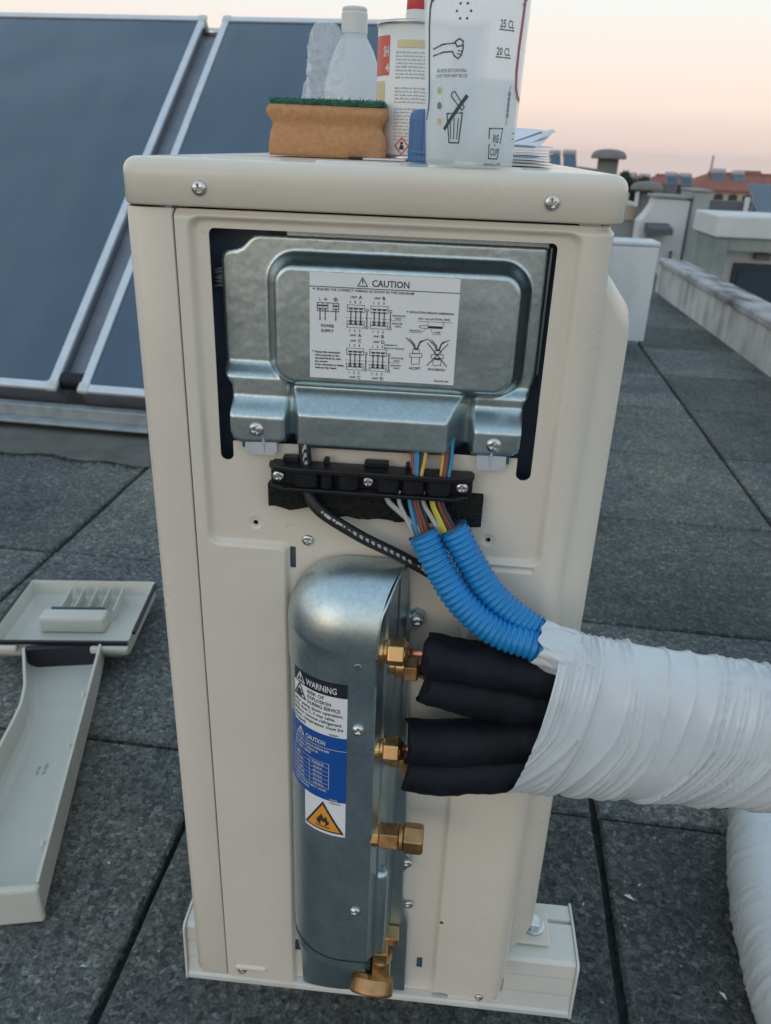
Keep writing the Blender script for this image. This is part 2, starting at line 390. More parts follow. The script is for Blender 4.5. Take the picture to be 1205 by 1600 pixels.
def spline(ctrl, n):
    """Catmull-Rom through ctrl, n samples"""
    c = np.array(ctrl, float); c = np.vstack([2 * c[0] - c[1], c, 2 * c[-1] - c[-2]])
    d = np.r_[0, np.cumsum(np.linalg.norm(np.diff(c[1:-1], axis=0), axis=1))]
    out = []
    for s_ in np.linspace(0, d[-1], n):
        i = min(np.searchsorted(d, s_, side='right') - 1, len(d) - 2); t = (s_ - d[i]) / (d[i + 1] - d[i])
        p0, p1, p2, p3 = c[i:i + 4]
        out.append(.5 * ((2 * p1) + (-p0 + p2) * t + (2 * p0 - 5 * p1 + 4 * p2 - p3) * t * t + (-p0 + 3 * p1 - 3 * p2 + p3) * t ** 3))
    return np.array(out)

_perm = rng.random((64, 64))
def vnoise(u, v):
    u = np.asarray(u, float); v = np.asarray(v, float)
    iu = np.floor(u).astype(int); iv = np.floor(v).astype(int); fu = u - iu; fv = v - iv
    fu = fu * fu * (3 - 2 * fu); fv = fv * fv * (3 - 2 * fv)
    g = lambda a, b: _perm[a % 64, b % 64]
    return (g(iu, iv) * (1 - fu) + g(iu + 1, iv) * fu) * (1 - fv) + (g(iu, iv + 1) * (1 - fu) + g(iu + 1, iv + 1) * fu) * fv
def fnoise(u, v, o=4):
    t = 0; a = 1; w = 0
    for i in range(o):
        t = t + a * vnoise(u * 2 ** i + 7.3 * i, v * 2 ** i + 3.1 * i); w += a; a *= .5
    return t / w
def sstep(x, a, b):
    t = np.clip((x - a) / (b - a), 0, 1); return t * t * (3 - 2 * t)
def sd_rbox(u, v, u0, u1, v0, v1, r):
    qx = np.abs(u - (u0 + u1) / 2) - (u1 - u0) / 2 + r; qy = np.abs(v - (v0 + v1) / 2) - (v1 - v0) / 2 + r
    return np.hypot(np.maximum(qx, 0), np.maximum(qy, 0)) + np.minimum(np.maximum(qx, qy), 0) - r
def sd_poly(u, v, poly):
    """signed distance to polygon (negative inside)"""
    P = np.array(poly, float); d = np.full(u.shape, 1e9); ins = np.zeros(u.shape, bool)
    for i in range(len(P)):
        a = P[i]; b = P[i - 1]; e = b - a; wx = u - a[0]; wy = v - a[1]
        t = np.clip((wx * e[0] + wy * e[1]) / (e @ e), 0, 1)
        d = np.minimum(d, np.hypot(wx - e[0] * t, wy - e[1] * t))
        c = ((a[1] > v) != (b[1] > v))
        with np.errstate(divide='ignore', invalid='ignore'):
            xi = (b[0] - a[0]) * (v - a[1]) / (b[1] - a[1]) + a[0]
        ins ^= c & (u < xi)
    return np.where(ins, -d, d)

def sheet(name, u0, u1, v0, v1, step, sdf, mapf, material, parent, thick=.0012):
    """pressed sheet metal: grid over (u,v), cut to sdf<0, mapf(u,v,t) -> xyz; t = depth behind the front skin"""
    nu = int(round((u1 - u0) / step)) + 1; nv = int(round((v1 - v0) / step)) + 1
    U, V = np.meshgrid(np.linspace(u0, u1, nu), np.linspace(v0, v1, nv), indexing='ij')
    if sdf:
        for _ in range(2):
            s = sdf(U, V); h = step * .2
            gx = (sdf(U + h, V) - sdf(U - h, V)) / (2 * h); gy = (sdf(U, V + h) - sdf(U, V - h)) / (2 * h)
            k = np.abs(s) < step * .62
            U = np.where(k, U - s * gx, U); V = np.where(k, V - s * gy, V)
    idx = np.arange(nu * nv).reshape(nu, nv)
    q = np.stack([idx[:-1, :-1], idx[1:, :-1], idx[1:, 1:], idx[:-1, 1:]], -1).reshape(-1, 4)
    if sdf:
        uc = U.ravel()[q].mean(1); vc = V.ravel()[q].mean(1); q = q[sdf(uc, vc) < -step * .02]
    used = np.unique(q); re = -np.ones(nu * nv, int); re[used] = np.arange(len(used)); q = re[q]
    u, v = U.ravel()[used], V.ravel()[used]
    front = np.stack(mapf(u, v, 0.0), -1); back = np.stack(mapf(u, v, thick), -1)
    e = np.concatenate([q[:, [0, 1]], q[:, [1, 2]], q[:, [2, 3]], q[:, [3, 0]]])
    key = np.sort(e, 1); _, inv, cnt = np.unique(key[:, 0] * 10 ** 7 + key[:, 1], return_inverse=True, return_counts=True)
    be = e[cnt[inv] == 1]
    n = len(front); verts = np.vstack([front, front[be[:, 0]], front[be[:, 1]], back[be[:, 1]], back[be[:, 0]]]); k = len(be)
    sk = np.stack([n + k + np.arange(k), n + np.arange(k), n + 3 * k + np.arange(k), n + 2 * k + np.arange(k)], -1)
    me = bpy.data.meshes.new(name)
    F = np.vstack([q, sk])
    me.vertices.add(len(verts)); me.vertices.foreach_set('co', verts.astype(np.float32).ravel())
    me.loops.add(F.size); me.loops.foreach_set('vertex_index', F.ravel().astype(np.int32))
    me.polygons.add(len(F)); me.polygons.foreach_set('loop_start', np.arange(0, F.size, 4, dtype=np.int32))
    me.update(calc_edges=True); me.validate()
    me.polygons.foreach_set('use_smooth', np.ones(len(F), bool))
    me.materials.append(M[material])
    return link(name, me, parent)

# ------------------------------------------------------------------ flat print (text and drawings)
_tc = {}
def text2d(s, size, align='LEFT', bold=0.0):
    key = (s, bold)
    if key not in _tc:
        c = bpy.data.curves.new('t', 'FONT'); c.body = s; c.size = 1.0; c.offset = bold; c.resolution_u = 2
        o = bpy.data.objects.new('t', c); COL.objects.link(o)
        dg = bpy.context.evaluated_depsgraph_get()
        me = bpy.data.meshes.new_from_object(o.evaluated_get(dg))
        v = np.array([p.co[:2] for p in me.vertices]).reshape(-1, 2); f = [tuple(p.vertices) for p in me.polygons]
        bpy.data.objects.remove(o); bpy.data.curves.remove(c); bpy.data.meshes.remove(me)
        _tc[key] = (v, f)
    v, f = _tc[key]
    if not len(v): return v, f
    w = v[:, 0].max()
    off = {'LEFT': 0, 'CENTER': -w / 2, 'RIGHT': -w}[align]
    return (v + [off, 0]) * size, f
class Ink:
    def __init__(s): s.v = []; s.f = []
    def add(s, v, f):
        k = len(s.v); s.v += [tuple(p) for p in v]; s.f += [tuple(i + k for i in q) for q in f]; return s
    def text(s, t, x, y, size, align='LEFT', bold=0.02, w=None, rot=0.):
        v, f = text2d(t, size, align, bold)
        if not len(v): return s
        if w:
            ww = v[:, 0].max() - v[:, 0].min(); v = v * [w / ww, 1]
        if rot:
            c_, s_ = math.cos(rot), math.sin(rot); v = np.stack([v[:, 0] * c_ - v[:, 1] * s_, v[:, 0] * s_ + v[:, 1] * c_], -1)
        return s.add(v + [x, y], f)
    def line(s, pts, w, close=False):
        w = w * 1.25
        pts = [np.array(p, float) for p in pts]
        if close: pts = pts + [pts[0]]
        for a, b in zip(pts[:-1], pts[1:]):
            d = b - a; ln = np.linalg.norm(d)
            if ln < 1e-9: continue
            d /= ln; nn = np.array([-d[1], d[0]]) * w / 2; a2 = a - d * w * .3; b2 = b + d * w * .3
            k = max(1, int(ln / .006)); v = []
            for i in range(k + 1):
                p = a2 + (b2 - a2) * i / k; v += [p - nn, p + nn]
            s.add(v, [(2 * i, 2 * i + 2, 2 * i + 3, 2 * i + 1) for i in range(k)])
        return s
    def rect(s, x0, y0, x1, y1, n=1):
        v = []
        for i in range(n + 1):
            x = x0 + (x1 - x0) * i / n; v += [(x, y0), (x, y1)]
        return s.add(v, [(2 * i, 2 * i + 2, 2 * i + 3, 2 * i + 1) for i in range(n)])
    def blurred(s, x, y, size, w, rr):
        """a line of print too small to read: broken strokes of letter height"""
        p = x
        while p < x + w:
            q = min(p + size * rr.uniform(.5, 2.6), x + w); k = p
            while k < q:
                g_ = size * rr.uniform(.22, .42); s.rect(k, y, min(k + g_ * .72, q), y + size * rr.choice((.5, .5, .7))); k += g_
            p = q + size * .4
        return s
    def poly(s, pts): return s.add(pts, [tuple(range(len(pts)))])
    def disc(s, x, y, r, n=14): return s.poly([(x + r * math.cos(2 * math.pi * i / n), y + r * math.sin(2 * math.pi * i / n)) for i in range(n)])
    def ring(s, x, y, r, w, n=14): return s.line([(x + r * math.cos(2 * math.pi * i / n), y + r * math.sin(2 * math.pi * i / n)) for i in range(n)], w, True)
    def out(s, name, mapf, material, parent):
        v = [mapf(*p) for p in s.v]
        return obj(name, v, s.f, material, parent)

# ================================================================== SETTING
# far ground
g = G(); N = 24
ringr = [0, 40, 125, 300, 600, 1000, 1450]
ringz = [-10, -10, -10, -13, -20, -29, -40]
v = [(0, 0, -10)]; f = []
for r_, z_ in zip(ringr[1:], ringz[1:]):
    v += [(r_ * math.cos(2 * math.pi * i / N), r_ * math.sin(2 * math.pi * i / N), z_) for i in range(N)]
for i in range(N): f.append((0, 1 + i, 1 + (i + 1) % N))
for k in range(len(ringr) - 2):
    for i in range(N):
        a, b = 1 + k * N + i, 1 + k * N + (i + 1) % N; f.append((a, a + N, b + N, b))
struct(obj('ground', v, f, 'land'))

# our roof: deck with slabs
deck = struct(G().box(-7, 1.72, -4, 9, -.4, -.020).out('roof_terrace', 'deck'))
GA = -.040
def slab_mesh(sx_, sy_, seed):
    rr = random.Random(seed); c = .004; t = .022
    hx, hy = sx_ / 2, sy_ / 2
    def ringpts(ins, z):
        p = []
        for (x0, y0), (x1, y1) in (((-hx, -hy), (hx, -hy)), ((hx, -hy), (hx, hy)), ((hx, hy), (-hx, hy)), ((-hx, hy), (-hx, -hy))):
            for k in range(5):
                q = k / 5
                x, y = x0 + (x1 - x0) * q, y0 + (y1 - y0) * q
                l_ = math.hypot(x / hx, y / hy)
                p.append((x * (1 - ins / hx), y * (1 - ins / hy), z))
        return p
    jit = [(rr.uniform(-.0016, .0016), rr.uniform(-.0016, .0016)) for _ in range(20)]
    def J(r_): return [(a + j[0], b + j[1], z) for (a, b, z), j in zip(r_, jit)]
    gg = G(); gg.rings([J(ringpts(0, -t)), J(ringpts(0, -c)), J(ringpts(c, 0))], cap0=False)
    me = bpy.data.meshes.new('paving_slab'); me.from_pydata(gg.v, [], gg.f); me.materials.append(M['slab']); return me
PX, PYR, PYL = .606, .562, .605
sl_r = [slab_mesh(PX - .011, PYR - .006, s) for s in range(4)]
sl_l = [slab_mesh(PX - .011, PYL - .006, s + 9) for s in range(4)]
ca, sa = math.cos(GA), math.sin(GA)
rs = random.Random(3)
for ci in range(-8, 3):
    xc = -.2795 + PX * (ci + .5)            # column between joints
    left = ci < 0
    py, y0, meshes = (PYL, .425, sl_l) if left else (PYR, .385, sl_r)
    for ri in range(-5, 12):
        yc = y0 + py * (ri + .5)
        x = xc * ca - yc * sa; y = xc * sa + yc * ca
        if x > 1.52 - PX / 2 + .35 or x < -4.6: continue
        if left and ri > 5 and ci < -3: pass
        M4 = Matrix.Translation((x - .012, y, rs.uniform(-.0015, .0015))) @ Matrix.Rotation(GA + rs.uniform(-.004, .004), 4, 'Z') @ Matrix.Rotation(rs.uniform(-.002, .002), 4, 'X')
        link('paving_slab', rs.choice(meshes), deck, M4)

# film of pale dust washed up in front of the collectors, with a ragged edge
M['dust'] = mat('washed_up_dust', (.125, .122, .112), .95, spec=.1, var=(12, .18), bump=(120, .3, .002))
rd = random.Random(21); fr_e = []; bk_e = []
for i in range(121):
    x = -2.6 + 1.95 * i / 120; w_ = .012 * math.sin(x * 9) + .008 * math.sin(x * 31) + rd.uniform(-.006, .006)
    fr_e.append((x, 1.665 - .04 * (x + 1.3) + w_)); bk_e.append((x, 2.5))
dv_ = [(x, y, .0042) for x, y in fr_e] + [(x, y, .0042) for x, y in bk_e] + [(x, y - .004, .0016) for x, y in fr_e]; nn_ = 121
o = stuff(obj('dust_film', dv_, [(i, i + 1, nn_ + i + 1, nn_ + i) for i in range(120)] + [(2 * nn_ + i, 2 * nn_ + i + 1, i + 1, i) for i in range(120)], 'dust')); tag(o, 'pale film of washed-up dust on the slabs under the solar collectors', 'dust')
# strip of dirt and moss lying along the slab edge in front of the collectors
pv = []; pf = []
rm = random.Random(5)
for i in range(3200):
    u_ = rm.random(); x = -2.3 + 1.45 * u_; y = 1.655 - .04 * (x + 1.3) + -abs(rm.gauss(0, .012)) + .006 + .012 * math.sin(x * 9) + .008 * math.sin(x * 31); s_ = rm.uniform(.002, .007)
    k = len(pv); h = s_ * rm.uniform(.3, .9); a = rm.uniform(0, 6.3)
    for j in range(3): pv.append((x + s_ * math.cos(a + 2.1 * j), y + s_ * math.sin(a + 2.1 * j), .0005))
    pv.append((x, y, h)); pf += [(k, k + 1, k + 3), (k + 1, k + 2, k + 3), (k + 2, k, k + 3)]
M['moss'] = mat('dry_moss', (.035, .04, .035), .95, spec=.1, var=(60, .5))
o = stuff(obj('dirt_and_moss', pv, pf, 'moss')); tag(o, 'dark line of dirt and moss on the slabs before the solar collectors', 'dirt')
# loose scraps on the slabs right of the unit
pv = []; pf = []
for (x, y, s_) in [(.353, .228, .012), (.44, .10, .010), (.50, .165, .009), (.372, .25, .006), (.29, .21, .005), (.465, .03, .008), (-.33, .05, .006), (-.36, .2, .005), (.40, .05, .006), (.05, -.03, .006), (-.02, -.035, .005)]:
    s_ *= .62
    k = len(pv); a = rm.uniform(0, 6); c_, s2 = math.cos(a), math.sin(a)
    for (p, q, z) in ((-1, -.35, .001), (.2, -.5, .003), (1, .1, .001), (.1, .45, .004)): pv.append((x + s_ * (p * c_ - q * s2), y + s_ * (p * s2 + q * c_), z + .001))
    pf.append((k, k + 1, k + 2, k + 3))
o = stuff(obj('scraps', pv, pf, 'paper')); tag(o, 'tiny pale scraps scattered over the paving slabs', 'scraps')

# parapet on the right
par = thing('parapet_wall', 'low weathered plaster parapet along the right edge of the roof', 'wall', (1.63, 3, 0))
G().box(1.56, 1.72, -3.0, 5.66, -.02, .200).out('wall', 'parapet', par)
yy = -3.0; rp = random.Random(8)
while yy < 5.6:
    ln = min(rp.uniform(.5, .62), 5.68 - yy)
    z1 = .246 + rp.uniform(-.004, .004)
    G().prism([(1.535, .203), (1.74, .203), (1.74, z1 - .015), (1.72, z1 - .012), (1.56, z1), (1.535, z1 - .008)], 'y', yy + .003, yy + ln - .003).out('coping_stone', 'coping', par, bevel=.006, seg=1)
    yy += ln

# limewashed block behind the unit
ch = thing('chimney_block', 'white limewashed masonry block on the roof behind the unit', 'chimney', (.8, 4.2, 0))
G().box(.45, 1.112, 3.86, 4.04, -.02, .488).out('body', 'chimney', ch, bevel=.012)
G().box(.447, 1.115, 3.856, 4.045, .489, .512).out('top_slab', 'chimney', ch, bevel=.008)

# neighbouring roof level
struct(G().box(1.74, 14, 3.0, 16, -1.2, -.62).out('neighbour_roof', 'plaster_grey'))

# stepped white wall
w = thing('stepped_wall', 'white wall with a stepped left end and small ledge, beside a grey pillar', 'wall', (2.0, 7.5, -.6))
poly = [(1.752, -.62), (2.19, -.62), (2.19, .556), (1.862, .572), (1.846, .50), (1.80, .42), (1.752, .365)]
G().prism(poly, 'y', 7.5, 7.72).out('wall', 'plaster', w, bevel=.01, seg=1)
G().box(1.835, 2.19, 7.47, 7.75, .575, .595).out('coping', 'plaster_grey', w)
G().prism([(7.25, .265), (7.497, .265), (7.497, .352), (7.25, .32)], 'x', 1.805, 2.012).out('ledge', 'plaster_dark', w)
G().box(1.80, 1.822, 7.40, 7.497, .10, .262).out('bracket', 'plaster_grey', w)
G().box(2.075, 2.092, 7.46, 7.497, -.02, .11).out('pipe', 'plaster_dark', w)
p_ = thing('pillar', 'plain grey rendered pillar between the stepped wall and the concrete shed', 'pillar', (2.27, 7.5, -.6))
G().box(2.2, 2.345, 7.45, 7.95, -.62, .632).out('shaft', 'plaster_grey', p_, bevel=.008)
G().box(2.19, 2.355, 7.44, 7.96, .634, .652).out('cap', 'concrete', p_, bevel=.005)

# concrete shed with teal door
s_ = thing('concrete_shed', 'flat-roofed concrete shed with dark teal door beyond the parapet', 'shed', (2.4, 6.5, -.6))
G().box(2.03, 2.13, 6.0, 6.6, -.62, .37).out('side_wall', 'concrete', s_, bevel=.01)
G().box(2.132, 3.3, 6.01, 6.6, .28, .37).out('lintel', 'concrete', s_)
G().box(2.132, 3.3, 6.22, 6.6, -.62, .278).out('recessed_wall', 'plaster', s_)
G().box(2.005, 3.3, 5.97, 6.63, .374, .53).out('fascia', 'plaster', s_, bevel=.012)
dr = G().box(2.262, 2.95, 6.185, 6.217, -.62, .172).out('door', 'teal_door', s_, bevel=.004)
G().box(2.30, 2.60, 6.176, 6.1845, -.5, .12).out('panel', 'teal_door', dr, bevel=.004)
G().box(2.64, 2.91, 6.176, 6.1845, -.5, .12).out('panel', 'teal_door', dr, bevel=.004)
G().box(2.40, 2.52, 6.15, 6.218, .205, .25).out('lamp', 'cowl', s_, bevel=.01)

# vents
def vent(name, label, x, y, zcap, rc, rstem, ztop_stem, zbot, hollow=False):
    t = thing(name, label, 'roof vent', (x, y, zbot), 'mushroom vents on the neighbouring roofs')
    G().lathe([(rstem * 1.06, zbot), (rstem, zbot + .05), (rstem, ztop_stem)], (x, y, 0), n=28).out('stem', 'cowl', t, smooth=True, bevel=None)
    h = rc * .52
    prof = [(rc * .86, zcap - h * 1.02), (rc, zcap - h), (rc * 1.01, zcap - h * .82), (rc * .95, zcap - h * .5), (rc * .8, zcap - h * .22), (rc * .5, zcap - h * .06), (rc * .1, zcap)]
    G().lathe(prof, (x, y, 0), n=32).out('cowl', 'cowl', t, smooth=True)
    return t
vent('roof_vent', 'tall mushroom-capped roof vent standing out against the pink sky', 1.80, 10.0, .975, .205, .122, .88, -.6)
vent('roof_vent', 'squat mushroom-capped roof vent just right of the lid corner', 2.09, 9.0, .665, .172, .085, .56, -.6)
b_ = thing('roof_hut', 'grey roof hut with beige top band behind the white block', 'hut', (1.8, 9.2, -.6))
G().box(1.2, 2.13, 9.1, 10.2, -.62, .252).out('wall', 'plaster_grey', b_)
G().box(1.18, 2.15, 9.08, 10.22, .255, .41).out('parapet_band', 'beige', b_)
G().box(1.2, 1.97, 9.3, 9.5, .412, .53).out('upstand', 'plaster', b_)
G().box(1.965, 2.0, 8.9, 8.94, .412, .56).out('post', 'plaster', b_)

# dark terrace wall, railing
t_ = thing('terrace_wall', 'dark rendered terrace wall with white posts beyond the shed roof', 'wall', (4, 11, -.6))
G().box(2.9, 9, 11.0, 11.2, -.62, .415).out('wall', 'plaster_dark', t_)
for x in (3.79, 4.6, 5.4): G().box(x, x + .05, 10.93, 10.985, -.62, .47).out('post', 'plaster', t_)
# collector on the shed roof
def collector_far(name, label, x0, x1, y0, y1, z0, z1, group=None, tank=False, frame=.03, cas='alu'):
    t = thing(name, label, 'solar collector', ((x0 + x1) / 2, y0, z0), group)
    d = Vector((0, y1 - y0, z1 - z0)); n_ = Vector((0, -(z1 - z0), y1 - y0)).normalized()
    def quad(xa, xb, a, b, off, th):
        p = []
        for o_ in (off, off - th):
            for (x, s) in ((xa, a), (xb, a), (xb, b), (xa, b)):
                q = Vector((x, y0, z0)) + d * s + n_ * o_; p.append(tuple(q))
        return p, [(0, 1, 2, 3), (7, 6, 5, 4), (0, 4, 5, 1), (1, 5, 6, 2), (2, 6, 7, 3), (3, 7, 4, 0)]
    fr = frame / d.length
    G().add(*quad(x0, x1, 0, 1, 0, frame)).out('casing', cas, t)
    G().add(*quad(x0 + frame, x1 - frame, fr, 1 - fr, .004, .003)).out('glass', 'glass_collector', t)
    if tank:
        r_ = (x1 - x0) * .22
        G().lathe([(r_ * .8, 0), (r_, r_ * .3), (r_, x1 - x0 - r_ * .3), (r_ * .8, x1 - x0)], (x0, y1 + r_, z1 + r_ * .6), 'x', 20).out('tank', 'tank', t, smooth=True)
    for x in (x0 + .1 * (x1 - x0), x1 - .1 * (x1 - x0)):
        G().tube([(x, y1, z1 - .02), (x, y1 + .02, z0 - .02)], .008 * max(1, (x1 - x0)), 6).out('strut', 'galv_bar', t)
    return t
collector_far('solar_collector', 'slate-blue solar collector at the right edge above the shed roof', 3.06, 4.1, 8.1, 8.75, .36, .69, None, False, .018, 'collector_side')
GR = 'solar water heaters on distant roofs'
collector_far('solar_water_heater', 'left one of the twin solar water heaters beside the papers', 3.12, 3.52, 30.0, 30.6, .42, .86, GR, True, .02, 'mast')
collector_far('solar_water_heater', 'right one of the twin solar water heaters left of the tall vent', 3.60, 4.06, 30.0, 30.6, .42, .86, GR, True, .02, 'mast')
fr_ = thing('flat_roof_building', 'dark flat-roofed building under the twin solar water heaters', 'building', (4, 31, -10))
G().box(1.5, 4.9, 29.8, 36, -10, .40).out('wall', 'plaster_dark', fr_)
G().box(1.4, 5.0, 29.7, 36.1, .402, .42).out('roof_slab', 'plaster_dark', fr_)
for x in (2.2, 3.1, 4.0): G().box(x, x + .5, 29.77, 29.795, -1.6, -.5).out('window', 'pane', fr_)

# houses with red roofs, about 110 m away
def house(label, x0, x1, y0, y1, zr, ze, wallm='beige', arches=0, hip=2.2):
    t = thing('red_roof_house', label, 'house', ((x0 + x1) / 2, (y0 + y1) / 2, -10), 'red-roofed houses on the horizon')
    G().box(x0 + .35, x1 - .35, y0 + .35, y1 - .35, -10, ze).out('wall', wallm, t)
    ym = (y0 + y1) / 2
    v = [(x0, y0, ze), (x1, y0, ze), (x1, y1, ze), (x0, y1, ze), (x0 + hip, ym, zr), (x1 - hip, ym, zr)]
    v += [(a, b, c - .25) for a, b, c in v[:4]]
    rf = obj('roof', v, [(0, 1, 5, 4), (1, 2, 5), (2, 3, 4, 5), (3, 0, 4), (6, 7, 1, 0), (7, 8, 2, 1), (8, 9, 3, 2), (9, 6, 0, 3), (9, 8, 7, 6)], 'roof_tile', t)
    G().tube([(x0 + hip, ym, zr + .05), (x1 - hip, ym, zr + .05)], .16, 8).out('ridge', 'roof_tile', rf)
    if arches:
        w_ = (x1 - x0 - 1.6) / arches
        for i in range(arches):
            xa = x0 + .8 + w_ * i + w_ * .18; xb = xa + w_ * .64; xm = (xa + xb) / 2; r_ = (xb - xa) / 2; zt = ze - .45 - r_ * .5
            pl = [(xa, ze - 2.0), (xb, ze - 2.0)] + [(xm + r_ * math.cos(a), zt + r_ * .5 * math.sin(a)) for a in np.linspace(0, math.pi, 9)]
            wv = G().prism(pl, 'y', y0 + .27, y0 + .34).out('window', 'pane', t)
            G().box(xa - .15, xb + .15, y0 + .15, y0 + .345, ze - 2.15, ze - 2.02).out('sill', 'plaster', wv)
    return t
house('long red-roofed house with cream arched loggia on the right skyline', 29.2, 46.5, 110, 121, -.85, -2.62, 'beige', 9, 3.0)
house('small red-hipped house left of the long red roof', 23.6, 29.4, 112, 119, -1.35, -2.7, 'plaster', 3, 2.0)
house('nearer red-roofed house with white gable edge just above the stepped wall', 21.3, 25.6, 92, 98, -1.95, -3.1, 'plaster', 3, .6)
house('red-roofed house low on the skyline between vent and pillar', 19.6, 23.3, 100, 106, -1.45, -2.4, 'beige', 2, 1.6)
for lab, a_ in (('tiny white house with red roof right of the pillar', (33.5, 38.0, 150, 156, -2.6, -3.9, 'plaster', 2, 1.0)), ('tiny cream house with red roof far behind the pillar', (39.0, 45.0, 165, 172, -2.2, -3.8, 'beige', 3, 1.2)),
               ('tiny white house far behind the small hipped house', (27.0, 31.5, 150, 156, -2.0, -3.4, 'plaster', 2, 1.0)), ('tiny red-roofed house farthest right on the skyline', (52.0, 60.0, 170, 178, -1.2, -3.0, 'plaster', 3, 1.6))): house(lab, *a_)
for i, (x, z, lab) in enumerate([(16.9, -1.75, 'first solar heater from the vent on the far roofs'), (18.45, -1.72, 'second solar heater from the vent on the far roofs'),
                                 (21.15, -1.45, 'third solar heater from the vent, above the red gable'), (22.6, -1.5, 'fourth solar heater from the vent, beside the red gable'),
                                 ]):
    collector_far('solar_water_heater', lab, x, x + 1.2, 90.0, 90.7, z - .15, z + .55, GR, True, .05, 'mast')
    o = G().box(x + .1, x + 1.1, 89.9, 91.5, -10, z - .16).out('stair_tower', 'plaster_dark')
    tag(o, 'stair tower under the %s' % lab.split(',')[0].replace(' on the far roofs', '').replace(' on the long red roof', ''), 'tower', 'stair towers carrying far solar heaters')
collector_far('solar_water_heater', 'left solar heater standing on the long red roof', 32.3, 34.1, 113.2, 114.2, -1.55, -.85, GR, True, .05, 'mast')
collector_far('solar_water_heater', 'right solar heater standing on the long red roof', 34.9, 36.5, 113.2, 114.2, -1.55, -.95, GR, True, .05, 'mast')
# lattice mast
ms = thing('antenna_mast', 'thin lattice antenna mast on the horizon under the pink sky', 'mast', (56.3, 200, -10))
gg = G()
for (dx, dy) in ((-.7, 0), (.7, 0), (0, 1.1)):
    gg.tube([(56.3 + dx, 200 + dy, -10), (56.1 + dx * .15, 200 + dy * .15, 1.6)], .06, 5)
gg.out('legs', 'mast', ms)
gg = G()
for k in range(12):
    z = -4 + k * .45; s1 = .7 * (1 - (z + 10) / 12.2 * .85); s2 = .7 * (1 - (z + 10.45) / 12.2 * .85)
    gg.tube([(56.2 - s1, 200, z), (56.2 + s2, 200, z + .45)], .035, 4); gg.tube([(56.2 + s1, 200, z), (56.2 - s2, 200, z + .45)], .035, 4)
gg.out('bracing', 'mast', ms)

# trees on the skyline
def tree(label, x, y, ztop, rx, rz, n, seed):
    t = thing('tree', label, 'tree', (x, y, -10), 'dark trees behind the vents')
    rr = random.Random(seed)
    gg = G(); gg.tube([(x, y, -10), (x + .1, y, -6), (x, y + .1, ztop - rz)], [.35, .28, .12], 8)
    for k in range(6):
        a = k * 1.05; gg.tube([(x, y, ztop - rz * 2), (x + rx * .5 * math.cos(a), y + rx * .5 * math.sin(a), ztop - rz * .8)], [.1, .03], 5)
    gg.out('trunk', 'bark', t)
    cl = [(rr.gauss(0, .42), rr.gauss(0, .42), rr.gauss(0, .40), rr.uniform(.22, .42)) for _ in range(26)]
    v = []; f = []
    for i in range(n):
        c = rr.choice(cl); d = Vector((rr.gauss(0, 1), rr.gauss(0, 1), rr.gauss(0, 1))).normalized() * c[3] * rr.uniform(.5, 1.05)
        p = Vector((x + (c[0] + d.x) * rx, y + (c[1] + d.y) * rx, ztop - rz + (min(c[2], .62) + d.z) * rz))
        s = rr.uniform(.06, .13); a = Vector((rr.gauss(0, 1), rr.gauss(0, 1), rr.gauss(0, 1))).normalized() * s; b = Vector((rr.gauss(0, 1), rr.gauss(0, 1), rr.gauss(0, 1))).normalized() * s
        k = len(v); v += [p - a, p + b, p + a, p - b]; f.append((k, k + 1, k + 2, k + 3))
    obj('crown', v, f, 'leaf', t)
tree('rounded dark tree right behind the tall vent', 7.0, 40, .45, 1.0, 1.2, 5000, 1)
tree('dark tree sloping down to the squat vent', 7.9, 41, .12, .9, 1.0, 4200, 2)
tree('dark tree left of the tall vent under the heaters', 5.9, 42, .30, 1.1, 1.0, 4200, 3)
tree('far low tree beside the solar heaters on the skyline', 17.5, 95, -1.6, 3.0, 1.6, 3500, 4)

